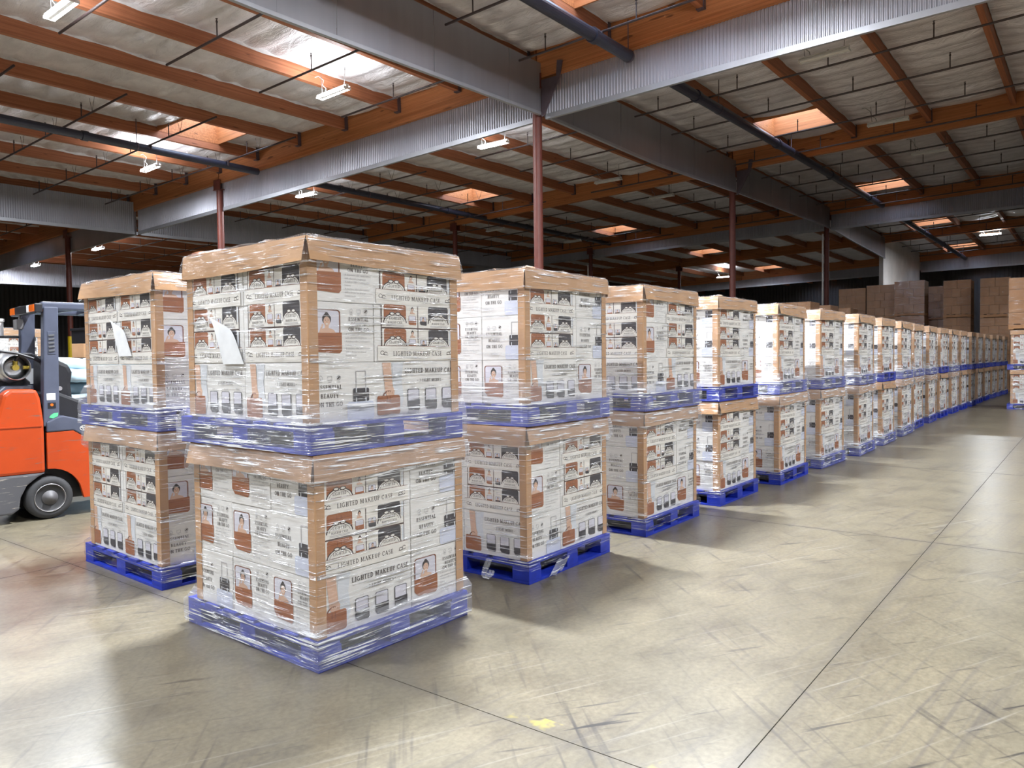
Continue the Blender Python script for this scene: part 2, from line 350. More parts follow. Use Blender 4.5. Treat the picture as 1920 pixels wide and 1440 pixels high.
# ---- roof
ceil = tag(link('ceiling', None), 'timber roof with orange beams and silver foil insulation between them', 'ceiling', kind='structure'); ceil.empty_display_size = 0.3
KS = range(-11, 23)
SKY_GAPS = {PV0 - 2 * PVS, PV0 + 4 * PVS, PV0 + 13 * PVS, PV0 - 9 * PVS}
SKY0, SKY1 = 8.75, 10.65           # skylight opening, measured from the girder line
def rot_slope(u): return Matrix.Rotation(-math.atan(SU if u < 39 else 0), 4, 'Y') @ Matrix.Rotation(math.atan(SV), 4, 'X')
BW = UL[1] - UL[0]
def panel_mesh(x0, x1, seed):
    rnd = random.Random(seed); mb = MB(); nx = max(8, int((x1 - x0) / 0.61) * 6); ph = [rnd.uniform(0.6, 1.3) for _ in range(60)]
    def fn(a, b):
        x = x0 + (x1 - x0) * a; t = x / 0.61; fr = t - math.floor(t); w = math.sin(math.pi * fr ** 0.62); c = int(t) % 60
        e = math.sin(math.pi * b) ** 0.5
        return (x, 0.065 + 2.07 * b, -0.02 - 0.15 * ph[c] * (w ** 0.8) * (0.35 + 0.65 * e) + 0.012 * math.sin(9 * x + 7 * b))
    mb.grid(fn, nx, 4, 0)
    for y, s in ((0.066, 1), (2.134, -1)):          # stapled edge strips along the beams
        pts = []; x = x0
        while x < x1: pts.append((x, 0.075 + rnd.uniform(-0.02, 0.03))); x += rnd.uniform(0.25, 0.6)
        pts.append((x1, 0.08))
        for (xa, da), (xb, db) in zip(pts, pts[1:]):
            mb.face([(xa, y + s * 0.004, -0.02), (xb, y + s * 0.004, -0.02), (xb, y + s * 0.012, -0.03 - db), (xa, y + s * 0.012, -0.03 - da)], 1)
    return mb.mesh('insulation_panel', [M['foil'], M['flange']], True)
FULL = [panel_mesh(0.09, BW - 0.09, k) for k in range(3)]
PART_A = panel_mesh(0.09, SKY0, 11); PART_B = panel_mesh(SKY1, BW - 0.09, 12)
purl_me = MB().box(0.10, -0.065, -0.42, BW - 0.10, 0.065, -0.005).mesh('purlin', [M['purlin']])
deck = MB(); hang_me = MB().box(-0.012, -0.085, -0.44, 0.10, -0.067, -0.02).box(-0.012, 0.067, -0.44, 0.10, 0.085, -0.02).box(-0.012, -0.085, -0.445, 0.10, 0.085, -0.425).mesh('beam_hanger', [M['hanger']])
well = MB()
for yy in (0.03, 2.13): well.box(SKY0 - 0.04, yy, -0.22, SKY1 + 0.04, yy + 0.04, 0.42)
for xx in (SKY0 - 0.04, SKY1): well.box(xx, 0.07, -0.22, xx + 0.04, 2.13, 0.42)
well_me = well.mesh('skylight_well', [M['glulam']])
dome = MB().grid(lambda a, b: (SKY0 - 0.05 + (SKY1 - SKY0 + 0.1) * a, 0.02 + 2.16 * b, 0.42 + 0.22 * (math.sin(math.pi * a) * math.sin(math.pi * b)) ** 0.5), 10, 10).mesh('skylight_dome', [M['acrylic']], True)
nsky = 0
for bi, u in enumerate(UL[:-1]):
    ux = (u + 0.5)
    for k in KS:
        v = PV0 + PVS * k
        if v < Y0 or v + PVS > Y1 + 1: continue
        if u > 45 and (v > 34): continue
        mt = Matrix.Translation((u, v, zr(u, v))) @ rot_slope(ux)
        link('purlin', purl_me, ceil, mt)
        if bi in (1, 2, 3) and -3 <= k <= 9: 
            link('beam_hanger', hang_me, ceil, mt @ Matrix.Translation((BW - 0.2, 0, 0)))
        if v in SKY_GAPS:
            link('insulation_panel', PART_A, ceil, mt); link('insulation_panel', PART_B, ceil, mt)
            link('skylight_well', well_me, ceil, mt); link('skylight_dome', dome, ceil, mt)
            for a, b in ((0, SKY0 - 0.04), (SKY1 + 0.04, BW)): 
                q = [mt @ Vector(p) for p in ((a, 0, 0.06), (b, 0, 0.06), (b, PVS, 0.06), (a, PVS, 0.06))]; deck.face(q)
        else:
            link('insulation_panel', FULL[(k + bi) % 3], ceil, mt)
            q = [mt @ Vector(p) for p in ((-0.1, -0.05, 0.06), (BW + 0.1, -0.05, 0.06), (BW + 0.1, PVS + 0.05, 0.06), (-0.1, PVS + 0.05, 0.06))]; deck.face(q)
rest = [(51.0, 34, X1, Y1 + 1), (X0, Y0 - 1, X1, PV0 - 11 * PVS + 0.1)]
for a in rest: deck.face([(a[0], a[1], zr(a[0], a[1]) + .1), (a[2], a[1], zr(a[2], a[1]) + .1), (a[2], a[3], zr(a[2], a[3]) + .1), (a[0], a[3], zr(a[0], a[3]) + .1)])
link('roof_deck', deck.mesh('roof_deck', [M['deck']]), ceil)
def girder(u, v0, v1):
    L = v1 - v0; me = MB().box(-0.09, 0.02, -0.74, 0.09, L - 0.02, -0.03).mesh('glulam_beam', [M['glulam']])
    link('glulam_beam', me, ceil, Matrix.Translation((u, v0, zr(u, v0))) @ Matrix.Rotation(math.atan(SV), 4, 'X'))
for u in UL[:-1]:
    for a, b in zip(VL, VL[1:]): girder(u, a, b)

# ---- columns
col_lab = {(1, 2): 'thick red steel column rising behind the second pallet stack', (2, 2): 'red steel column behind the fourth pallet stack', (3, 2): 'red steel column with a white pipe strapped to it, behind the sixth pallet stack',
           (1, 3): 'red steel column rising behind the front pallet stack under the corrugated curtain', (1, 4): 'red steel column behind the forklift with a yellow painted base',
           (2, 3): 'thin red steel column seen just above the gap between the first two stacks', (3, 3): 'thin red column with a pale conduit above the third pallet stack', (4, 3): 'small far red column between the third and fourth stacks'}
for (i, j), lab in col_lab.items():
    u, v = UL[i + 1], VL[j]; zt = zr(u, v) - 0.74
    t = thing('column', lab, 'column', (u - 0.03, v + 0.02, 0), 0, None, 'structure')
    link('shaft', MB().tube((0, 0, 0), (0, 0, zt - 0.25), 0.112, n=20, cap=True).mesh('shaft', [M['column']], False), t)
    link('cap_plate', MB().box(-0.13, -0.22, zt - 0.25, 0.13, 0.22, zt - 0.23).box(-0.12, -0.2, zt - 0.23, -0.095, 0.2, zt + 0.1).box(0.1, -0.2, zt - 0.23, 0.125, 0.2, zt + 0.1).mesh('cap_plate', [M['column']]), t)
    link('base_plate', MB().box(-0.2, -0.2, 0, 0.2, 0.2, 0.02).mesh('base_plate', [M['column']]), t)
    if (i, j) == (1, 4): link('yellow_sleeve', MB().tube((0, 0, 0.02), (0, 0, 2.75), 0.125, n=20).mesh('yellow_sleeve', [M['yellow']]), t)
    if (i, j) in ((3, 2), (3, 3)): link('conduit', MB().tube((-0.05, 0.17, 0.3), (-0.05, 0.17, zt - 0.9), 0.045, n=10).mesh('conduit', [M['lampbody']]), t)
# corner gussets where the girders meet the columns of the grey curtain line
for i, (u, z0) in enumerate(((14.88, 7.95), (27.08, 8.1))):
    g = MB().prism([(0, -0.75), (0, 0.1), (0.42, 0.1), (0.45, 0.45), (0.6, 0.42), (0.52, 0.05), (0.06, -0.75)], -0.015, 0.015).mesh('knee_bracket', [M['hanger']], fixn=True)
    o = link('knee_bracket', g, None, Matrix.Translation((u - 0.12, 10.42, z0)) @ Matrix.Rotation(-math.pi / 2, 4, 'Z'))
    tag(o, ['dark steel knee bracket under the girder beside the thick column', 'dark steel knee bracket at the second column of the grey curtain'][i], 'bracket', kind='structure')

# ---- draft curtains
def lerp(tab, s):
    if s <= tab[0][0]: return tab[0][1]
    for (a, za), (b, zb) in zip(tab, tab[1:]):
        if s <= b: return za + (zb - za) * (s - a) / (b - a)
    return tab[-1][1]
def curtain(name, lab, along, c, s0, s1, bot, top, side, flat=False, pitch=0.076, amp=0.022):
    t = thing(name, lab, 'draft curtain', (0, 0, 0), 0, None, 'structure')
    def P(s, o, z): return (s, c + o, z) if along == 'x' else (c + o, s, z)
    if flat:
        n = max(1, round((s1 - s0) / 1.22)); w = (s1 - s0) / n
        for i in range(n):
            a, b = s0 + i * w + 0.004, s0 + (i + 1) * w - 0.004; o = side * (0.006 if i % 2 else 0.0); mb = MB()
            pts = []
            for oo in (o, o - side * 0.012):
                pts += [P(a, oo, lerp(bot, a)), P(b, oo, lerp(bot, b)), P(b, oo, top(b)), P(a, oo, top(a))]
            mb.hexa(pts); link('sheet_panel', mb.mesh('sheet_panel', [M['sheet']], fixn=True), t)
    else:
        k = int((s1 - s0) / (pitch / 4)); mb = MB(); off = (0, 1, 1, 0)
        def fn(a, b):
            i = round(a * k); s = s0 + (s1 - s0) * a; z = lerp(bot, s); return P(s, side * amp * off[i % 4], z + (top(s) - z) * b)
        mb.grid(fn, k, 1)
        o = link('corrugated_sheet', mb.mesh('corrugated_sheet', [M['corr']]), t)
    mb = MB(); n = max(2, int((s1 - s0) / 1.5)); ss = [s0 + (s1 - s0) * i / n for i in range(n + 1)]
    for a, b in zip(ss, ss[1:]):
        za, zb = lerp(bot, a), lerp(bot, b); o0, o1 = side * 0.03, -side * 0.05
        mb.hexa([P(a, o0, za - 0.02), P(b, o0, zb - 0.02), P(b, o1, zb - 0.02), P(a, o1, za - 0.02), P(a, o0, za + (0.05 if flat else 0.10)), P(b, o0, zb + (0.05 if flat else 0.10)), P(b, o1, zb + (0.05 if flat else 0.10)), P(a, o1, za + (0.05 if flat else 0.10))])
    link('bottom_trim', mb.mesh('bottom_trim', [M['trim']], fixn=True), t)
    return t
A_BOT = [(-9.5, 6.95), (7.4, 7.02), (15.0, 7.27), (20.7, 7.24), (27.0, 7.47), (33.5, 7.62), (39.6, 7.74), (44.3, 7.58), (51.6, 7.44)]
B_BOT = [(-14.8, 7.5), (5.5, 7.30), (10.5, 7.19), (21.0, 6.87), (30.3, 6.64), (36.5, 6.52), (48, 6.3)]
D_BOT = [(-9.5, 6.3), (10.1, 6.555), (14.88, 6.635), (16.7, 6.65), (20.3, 6.79), (39.3, 7.30)]
E_BOT = [(-14.8, 7.9), (2.5, 7.735), (7.0, 7.735), (10.7, 7.65), (15.6, 7.66), (31.6, 7.40), (48, 7.2)]
curtain('draft_curtain', 'smooth dark grey sheet curtain running along the row to the thick red column', 'x', 10.46, X0, 14.78, A_BOT, lambda s: zr(s, 10.5) - 0.40, -1, True)
curtain('draft_curtain', 'smooth dark grey sheet curtain between the thick red column and the next one', 'x', 10.46, 14.98, 27.0, A_BOT, lambda s: zr(s, 10.5) - 0.40, -1, True)
curtain('draft_curtain', 'smooth dark grey sheet curtain in the bay beyond the second red column', 'x', 10.46, 27.15, 39.2, A_BOT, lambda s: zr(s, 10.5) - 0.40, -1, True)
curtain('draft_curtain', 'far smooth grey sheet curtain ending at the white wall corner', 'x', 10.46, 39.4, 51.45, A_BOT, lambda s: zr(s, 10.5) - 0.40, -1, True)
curtain('draft_curtain', 'bright corrugated curtain under the orange girder left of the thick red column', 'y', 14.93, 10.6, 30.2, B_BOT, lambda s: zr(14.88, s) - 0.72, -1)
curtain('draft_curtain', 'bright corrugated curtain under the orange girder right of the thick red column', 'y', 14.93, Y0, 10.42, B_BOT, lambda s: zr(14.88, s) - 0.72, -1)
curtain('draft_curtain', 'pale flat panelled curtain at the left behind the forklift column', 'y', 14.93, 30.35, 48.0, B_BOT, lambda s: zr(14.88, s) - 0.72, -1, False, 0.5, 0.004)
curtain('draft_curtain', 'corrugated curtain crossing the top left of the hall', 'x', 30.26, X0, 14.80, D_BOT, lambda s: zr(s, 30.3) - 0.42, -1)
curtain('draft_curtain', 'corrugated curtain behind the front pallet stack, beyond the orange girder', 'x', 30.26, 15.05, 39.2, D_BOT, lambda s: zr(s, 30.3) - 0.42, -1)
curtain('draft_curtain', 'far corrugated curtain left of the third column of the row', 'y', 39.33, 10.6, 48.0, E_BOT, lambda s: zr(39.28, s) - 0.72, -1)
curtain('draft_curtain', 'far corrugated curtain right of the third column, under the dark girder', 'y', 39.33, Y0, 10.42, E_BOT, lambda s: zr(39.28, s) - 0.72, -1)
curtain('draft_curtain', 'farthest corrugated curtain at the end of the aisle above the brown cartons', 'y', 63.73, Y0, 10.5, [(-14.8, 7.75), (10.6, 7.6)], lambda s: zr(63.7, s) - 0.72, -1)
curtain('draft_curtain', 'far corrugated curtain at the left edge behind the forklift', 'x', 48.7, X0, 39.2, [(-9.5, 5.75), (39.3, 6.4)], lambda s: zr(s, 48.7) - 0.42, -1)
curtain('draft_curtain', 'distant corrugated curtain low over the fourth and fifth stacks', 'y', 63.73, 10.9, 34.0, [(10.6, 7.6), (34, 7.2)], lambda s: zr(63.7, s) - 0.72, -1)

# ---- white wall beyond the last column
tag(link('wall_white', MB().box(51.48, 10.56, 0, 63.66, 10.81, 9.0).mesh('wall_white', [M['white']], bevel=0.01)), 'white painted wall end standing beyond the grey curtain', 'wall', kind='structure')
#SECTION_SERVICES
# ================================================================== ROOF SERVICES
def main_pipe(lab, pts, r):
    t = thing('sprinkler_main', lab, 'pipe')
    for a, b in zip(pts, pts[1:]):
        link('pipe', MB().tube(a, b, r, n=18).mesh('pipe', [M['pipe']], False), t)
    a, b = Vector(pts[0]), Vector(pts[-1]); L = (b - a).length; d = (b - a) / L; s = 3.0
    cm = MB().tube((0, 0, 0), (0.16, 0, 0), r * 1.22, n=18).mesh('coupling', [M['pipe']])
    rings = MB(); 
    for i in range(20): 
        t0, t1 = 2 * math.pi * i / 20, 2 * math.pi * (i + 1) / 20
        rings.hexa([(-.02, r*1.05*math.cos(t0), r*1.05*math.sin(t0)), (.02, r*1.05*math.cos(t0), r*1.05*math.sin(t0)), (.02, r*1.05*math.cos(t1), r*1.05*math.sin(t1)), (-.02, r*1.05*math.cos(t1), r*1.05*math.sin(t1)),
                    (-.02, r*1.1*math.cos(t0), r*1.1*math.sin(t0)), (.02, r*1.1*math.cos(t0), r*1.1*math.sin(t0)), (.02, r*1.1*math.cos(t1), r*1.1*math.sin(t1)), (-.02, r*1.1*math.cos(t1), r*1.1*math.sin(t1))])
    rings.tube((0, 0, r), (0, 0, 0.78), 0.012, n=6)
    hm = rings.mesh('pipe_hanger', [M['hanger']])
    while s < L:
        p = a + d * s; link('coupling', cm, t, Matrix.Translation(p)); link('pipe_hanger', hm, t, Matrix.Translation(p + d * 1.5)); s += 6.1
    return t
main_pipe('thick black sprinkler main crossing the bay at upper left', [(-6, 20.9, zr(-6, 21) - 0.98), (14.7, 21.74, 7.70)], 0.11)
main_pipe('thick black sprinkler main beyond the orange girder, over the pallet stacks', [(15.15, 21.76, 7.71), (39.2, 22.85, 8.22)], 0.11)
main_pipe('thick black sprinkler main ending at the girder beside the thick red column', [(-2, 8.08, 7.72), (14.75, 8.08, 8.0)], 0.125)
main_pipe('thick black sprinkler main in the right bays beyond the corrugated curtain', [(15.15, 8.08, 8.01), (39.2, 8.10, 8.52)], 0.125)
main_pipe('far sprinkler main beside the white wall', [(39.5, 8.1, 8.5), (63.5, 7.6, 8.35)], 0.125)
head = MB().tube((0, 0, 0), (0, 0, 0.30), 0.014, n=6).tube((0, 0, 0.30), (0, 0, 0.335), 0.022, n=6).tube((0, 0, 0.335), (0, 0, 0.37), 0.010, n=6).tube((0, 0, 0.37), (0, 0, 0.376), 0.026, n=8).mesh('sprinkler_head', [M['pipe_s']])
vee = MB().tube((0, 0, 0.01), (0.03, 0.20, 0.40), 0.005, n=4).tube((0, 0, 0.01), (0.0, -0.16, 0.40), 0.005, n=4).mesh('brace_wire', [M['pipe_s']])
def branch(lab, group, u, v0, v1, dz=0.75, r=0.026, heads=True, wires=True, feed=None):
    t = thing('sprinkler_branch', lab, 'pipe', (u, v0, zr(u, v0) - dz), 0, group)
    sl = (zr(u, v1) - zr(u, v0)) / (v1 - v0)
    link('pipe', MB().tube((0, 0, 0), (0, v1 - v0, sl * (v1 - v0)), r, n=8).mesh('pipe', [M['pipe_s']]), t)
    if heads:
        k = math.ceil((v0 - PV0) / PVS)
        while True:
            y = PV0 + k * PVS + 0.85
            if y > v1 - 0.02: break
            if y > v0: link('sprinkler_head', head, t, Matrix.Translation((0, y - v0, sl * (y - v0))))
            if wires and y - 0.6 > v0: link('brace_wire', vee, t, Matrix.Translation((0, y - v0 - 0.6, sl * (y - v0 - 0.6))))
            k += 1
    if feed is not None:
        fy, fz = feed; link('riser', MB().tube((0, fy - v0, fz - (zr(u, v0) - dz)), (0, fy - v0, sl * (fy - v0)), 0.035, n=8).mesh('riser', [M['pipe_s']]), t)
    return t
def mainz(u): return 7.70 + (u - 14.7) * 0.0213
for i, u in enumerate((4.3, 6.42, 8.54, 10.82, 13.3)):
    branch('thin sprinkler branch, %s from the front, between the grey curtain and the first lamp line' % ORD[i], 'short branches beside the grey curtain', u, 10.7, 15.85, wires=False)
for i, u in enumerate((4.3, 6.42, 8.76, 11.05, 13.5)):
    branch('long thin sprinkler branch across the upper left bay, %s from the front' % ORD[i], 'branches in the upper left bay', u, 18.1, 29.8, feed=(21.5, 7.62))
for i, u in enumerate((16.6, 18.9, 21.3, 23.7, 26.0, 28.6, 31.0, 33.3, 35.7, 38.0)):
    branch('thin sprinkler branch over the stacks beyond the orange girder, %s along the row' % ORD[i], 'branches beyond the orange girder', u, 10.8, 16.0, wires=False)
    branch('thin sprinkler branch in the middle bays beyond the girder, %s along the black main' % ORD[i], 'branches under the middle bays', u, 18.2, 29.7, wires=i < 4, feed=(22.2, mainz(u)))
for i, u in enumerate((11.2, 13.6, 16.5, 18.9, 21.2, 23.8, 26.2, 28.9, 31.2, 33.5, 36.0, 38.2)):
    branch('thin sprinkler branch crossing the right hand bays, %s along the aisle' % ORD[i], 'branches in the right hand bays', u, -9.0, 10.2, wires=False, feed=(8.08, 7.95 + (u - 14.7) * .0208))
for i, u in enumerate((42, 45, 48, 51, 54, 57, 60)):
    branch('far sprinkler branch beside the white wall, %s from the third column' % ORD[i], 'far branches', u, -4.0, 10.0, wires=False)
for i, u in enumerate((16.6, 18.9, 21.3, 23.7, 4, 7, 10, 13)):
    branch('distant sprinkler branch above the forklift, %s' % (('beyond the girder, %s one' if i < 4 else 'near side, %s one') % ORD[i % 4]), 'branches over the forklift', u, 31.5, 44.0, wires=False)

# ---- lamps
def lamp(lab, u, v, lit, tilt=0.0, L=1.08):
    z = zr(u, v) - 0.95
    t = thing('strip_light', lab, 'ceiling light', (u, v, z), math.radians(random.uniform(-4, 4)), 'hanging strip lights')
    link('housing', MB().box(-0.035, -L / 2, -0.01, 0.035, L / 2, 0.05).box(-0.088, -L / 2, 0.05, 0.088, L / 2, 0.058).box(-0.04, -L / 2, 0.058, 0.04, L / 2, 0.09).mesh('housing', [M['lampbody']], bevel=0.004), t)
    for sx in (-0.075, 0.075): link('lamp_tube', MB().tube((sx, -L / 2 + .02, 0), (sx, L / 2 - .02, 0), 0.024, n=4, cap=False).mesh('lamp_tube', [M['tube_on' if lit else 'tube_off']]), t)
    for ya, yb in ((-L / 2, -L / 2 + .02), (L / 2 - .02, L / 2)): link('end_socket', MB().box(-0.10, ya, -0.028, 0.10, yb, 0.028).mesh('end_socket', [M['lampbody']]), t)
    if lit:
        w = LAMP_W * (3.3 if lit == 'double' else 1.0)
        for nm_, zz, flip, pw in (('tube_light_down', -0.032, 0.0, w), ('tube_light_up', 0.10, math.pi, w * 0.13)):
            ld = bpy.data.lights.new(nm_, 'AREA'); ld.shape = 'RECTANGLE'; ld.size = 0.17; ld.size_y = L - 0.06; ld.energy = pw; ld.color = (0.90, 0.95, 1.0)
            link(nm_, ld, t, Matrix.Translation((0, 0, zz)) @ Matrix.Rotation(flip, 4, 'Y'))
    for s in (-1, 1): link('hanging_chain', MB().tube((0, s * 0.42, 0.08), (0, s * 0.46, 0.55), 0.006, n=5).mesh('hanging_chain', [M['wire']]), t)
    pts = [(0.0, 0.3, 0.09), (0.05, 0.34, 0.2), (0.03, 0.45, 0.3), (0.10, 0.5, 0.45), (0.04, 0.62, 0.56), (0.0, 0.7, 0.54)]
    link('power_cord', MB().path(pts, 0.009, 5).mesh('power_cord', [M['cord']]), t)
    return t
LITS = [(5.87, 14.4, 'glaring lit strip light at the upper left corner'), (11.69, 14.22, 'lit strip light hanging left of the grey sheet curtain'), (17.62, 14.21, 'lit strip light just left of the thick red column'),
        (11.9, 23.2, 'lit strip light under the black main at upper left'), (17.57, 22.98, 'lit strip light beyond the girder above the front stack'), (17.2, 38.85, 'lit strip light beside the forklift column'),
        (17.1, 46.1, 'lit strip light low at the left edge'), (51.73, 4.95, 'lit strip light far down the aisle at the right'), (58.4, 23.7, 'tiny far lit strip light above the fifth stack')]
for u, v, lab in LITS: lamp(lab, u, v, True)
for u, v, lab in ((24.14, 14.13, 'unlit strip light right of the thick red column, nearer one'), (28.14, 14.0, 'unlit strip light right of the thick red column, farther one'), (17.66, 4.84, 'unlit strip light at upper right under the corrugated curtain'),
                  (24.1, 4.84, 'unlit strip light in the right bay beside the dark girder'), (28.8, 4.5, 'unlit strip light in the right bay beyond the dark girder'), (34.6, 22.5, 'unlit strip light near the far end of the black main'), (28.6, 23.0, 'unlit strip light under the middle of the black main')):
    lamp(lab, u, v, False)
# lamps of the same grid outside the frame that light the aisle, some added to fill the carton faces
for i, (u, v) in enumerate(((5.6, 4.95), (11.69, 4.9), (-0.2, 4.84), (-0.2, -4.6), (5.87, -4.6), (11.69, -4.6), (17.6, -4.6), (5.9, 23.2), (23.6, -4.6), (-0.2, 14.2), (-6.0, 4.84), (-6.0, 14.2))):
    lamp('unseen lit strip light outside the picture over the aisle, %s of the grid' % ORD[i], u, v, 'double' if i < 1 else True)
#SECTION_LOADS
# ================================================================== PRINTED CARTON FACES
class Art:
    """flat print: polygons in the plane, each new shape a hair above the last"""
    def __init__(s): s.mb = MB(); s.l = 1
    def poly(s, pts, ink, up=True):
        z = 0.00012 * s.l; s.mb.face([(x, y, z) for x, y in pts], ink)
        if up: s.l += 0
    def layer(s): s.l += 1
    def rect(s, x0, y0, x1, y1, ink): s.poly([(x0, y0), (x1, y0), (x1, y1), (x0, y1)], ink)
    def rrect(s, x0, y0, x1, y1, r, ink, cut=None):
        p = []
        for cx, cy, a in ((x0 + r, y0 + r, 180), (x1 - r, y0 + r, 270), (x1 - r, y1 - r, 0), (x0 + r, y1 - r, 90)):
            for k in range(5):
                t = math.radians(a + 22.5 * k); p.append((cx + r * math.cos(t), cy + r * math.sin(t)))
        s.poly(p, ink)
    def ell(s, cx, cy, rx, ry, ink, a0=0, a1=360, n=18):
        s.poly([(cx + rx * math.cos(math.radians(a0 + (a1 - a0) * i / n)), cy + ry * math.sin(math.radians(a0 + (a1 - a0) * i / n))) for i in range(n + (0 if a1 - a0 == 360 else 1))], ink)
    def line(s, pts, w, ink):
        for (x0, y0), (x1, y1) in zip(pts, pts[1:]):
            d = math.hypot(x1 - x0, y1 - y0) or 1e-6; nx, ny = -(y1 - y0) / d * w / 2, (x1 - x0) / d * w / 2
            s.poly([(x0 - nx, y0 - ny), (x1 - nx, y1 - ny), (x1 + nx, y1 + ny), (x0 + nx, y0 + ny)], ink)
    def arc(s, cx, cy, rx, ry, a0, a1, w, ink, n=10):
        s.line([(cx + rx * math.cos(math.radians(a0 + (a1 - a0) * i / n)), cy + ry * math.sin(math.radians(a0 + (a1 - a0) * i / n))) for i in range(n + 1)], w, ink)
    # --- slab-serif capitals built from strokes
    def glyph(s, ch, x, y, h, ink):
        B, Tn, SF = 0.17, 0.09, 0.085
        def R(x0, y0, x1, y1): s.rect(x + x0 * h, y + y0 * h, x + x1 * h, y + y1 * h, ink)
        def stem(cx, b=0.0, t=1.0, sb=True, st=True):
            R(cx - B/2, b, cx + B/2, t)
            if sb: R(cx - 0.17, b, cx + 0.17, b + SF)
            if st: R(cx - 0.17, t - SF, cx + 0.17, t)
        def Ln(a, b, w): s.line([(x + a[0] * h, y + a[1] * h), (x + b[0] * h, y + b[1] * h)], w * h, ink)
        def Ar(cx, cy, rx, ry, a0, a1, w=0.14): s.arc(x + cx * h, y + cy * h, rx * h, ry * h, a0, a1, w * h, ink)
        if ch == 'L': stem(.2); R(.2, 0, .62, Tn); R(.55, 0, .62, .26); return .70
        if ch == 'I': stem(.2); return .42
        if ch == 'T': stem(.34, st=False); R(.03, 1 - Tn, .65, 1); R(.03, .76, .10, 1); R(.58, .76, .65, 1); return .72
        if ch == 'H': stem(.2); stem(.64); R(.2, .46, .64, .46 + Tn); return .86
        if ch == 'E': stem(.2); R(.2, 0, .6, Tn); R(.2, 1 - Tn, .58, 1); R(.2, .47, .48, .47 + Tn); R(.53, 0, .6, .25); R(.51, .77, .58, 1); R(.43, .38, .49, .66); return .69
        if ch == 'D': stem(.2); Ar(.26, .5, .40, .45, -90, 90); return .80
        if ch == 'G': Ar(.42, .5, .34, .45, 45, 330); R(.62, .08, .76, .46); R(.50, .40, .84, .40 + SF); return .88
        if ch == 'C': Ar(.42, .5, .34, .45, 42, 318); R(.62, .70, .70, 1.0); return .80
        if ch == 'O': Ar(.43, .5, .35, .45, 0, 360); return .87
        if ch == 'M': stem(.2); stem(.86); Ln((.2, 1), (.53, .1), .13); Ln((.53, .1), (.86, 1), .10); return 1.08
        if ch == 'N': stem(.2, sb=True); stem(.72); Ln((.18, 1), (.74, 0), .14); return .92
        if ch == 'A': Ln((.40, 1), (.12, 0), .09); Ln((.40, 1), (.70, 0), .17); R(.24, .30, .58, .30 + Tn); R(0, 0, .28, SF); R(.52, 0, .86, SF); return .86
        if ch == 'K': stem(.2); Ln((.24, .42), (.68, 1), .10); Ln((.36, .55), (.72, 0), .16); R(.50, 1 - SF, .82, 1); R(.56, 0, .88, SF); return .88
        if ch == 'U': stem(.2, .3, 1, False); stem(.68, .3, 1, False); Ar(.44, .34, .24, .30, 180, 360); return .88
        if ch == 'P': stem(.2); Ar(.28, .73, .30, .23, -90, 90, .12); return .68
        if ch == 'B': stem(.2); Ar(.26, .75, .26, .21, -90, 90, .12); Ar(.26, .26, .32, .22, -90, 90, .12); return .72
        if ch == 'S': Ar(.34, .74, .22, .21, 20, 270, .12); Ar(.34, .27, .24, .23, -160, 90, .12); return .66
        if ch == 'Y': Ln((.10, 1), (.42, .45), .15); Ln((.72, 1), (.42, .45), .09); stem(.42, 0, .5, True, False); R(-.04, 1 - SF, .28, 1); R(.56, 1 - SF, .86, 1); return .84
        if ch == '3': Ar(.30, .74, .22, .20, -90, 160, .12); Ar(.30, .28, .25, .24, -160, 90, .12); return .64
        if ch == '+': R(.10, .46, .40, .54); R(.21, .35, .29, .65); return .55
        return .36
    def text(s, body, cx, y, h, ink=T_, fit=None):
        w = 0; probe = Art()
        for c in body: w += probe.glyph(c, 0, 0, 1, 0) + 0.07
        if fit: h = min(h * 1.25, fit / w)
        x = cx - w * h / 2
        for c in body: x += (s.glyph(c, x, y, h, ink) + 0.07) * h
    def small(s, body, x, y, h, ink=GR):
        for v, f in font(body):
            s.mb.face([(x + v[i][0] * h, y + v[i][1] * h, 0.00012 * s.l) for i in f], ink)
    def _bow(s, cx, cy, k, ink=T_):
        for sg in (-1, 1):
            s.arc(cx + sg * 0.022 * k, cy + 0.004 * k, 0.018 * k, 0.010 * k, 0, 360, 0.004 * k, ink, 10)
            s.line([(cx, cy), (cx + sg * 0.020 * k, cy - 0.014 * k), (cx + sg * 0.034 * k, cy - 0.010 * k)], 0.004 * k, ink)
        s.ell(cx, cy, 0.006 * k, 0.006 * k, ink, n=8); s.layer()
    def _curl(s, cx, cy, k, sg):
        s.arc(cx, cy, 0.014 * k, 0.012 * k, 30, 330, 0.0042 * k, T_); s.arc(cx + sg * 0.026 * k, cy - 0.004 * k, 0.014 * k, 0.009 * k, 0, 300, 0.0042 * k, T_)
        s.line([(cx + sg * 0.01 * k, cy - 0.012 * k), (cx + sg * 0.045 * k, cy - 0.014 * k)], 0.004 * k, T_); s.layer()
    def _portrait(s, x0, y0, x1, y1, ink=MI):
        w, h = x1 - x0, y1 - y0; cx = x0 + w * 0.50
        def q(a, b): return (x0 + a * w, y0 + b * h)
        s.poly([q(.16, 0), q(.24, .16), q(.40, .24), q(.60, .24), q(.78, .17), q(.88, 0)], SK); s.layer()
        s.rect(*q(.42, .18), *q(.58, .40), SK); s.layer()
        s.ell(*q(.50, .66), .185 * w, .27 * h, HA); s.layer(); s.ell(*q(.50, .92), .075 * w, .07 * h, HA); s.layer()
        s.ell(*q(.505, .55), .135 * w, .235 * h, SK); s.layer()
        for sg in (-1, 1): s.ell(*q(.505 + sg * .055, .60), .022 * w, .012 * h, HA, n=8); s.line([q(.505 + sg * .085, .645), q(.505 + sg * .025, .65)], .012 * h, HA)
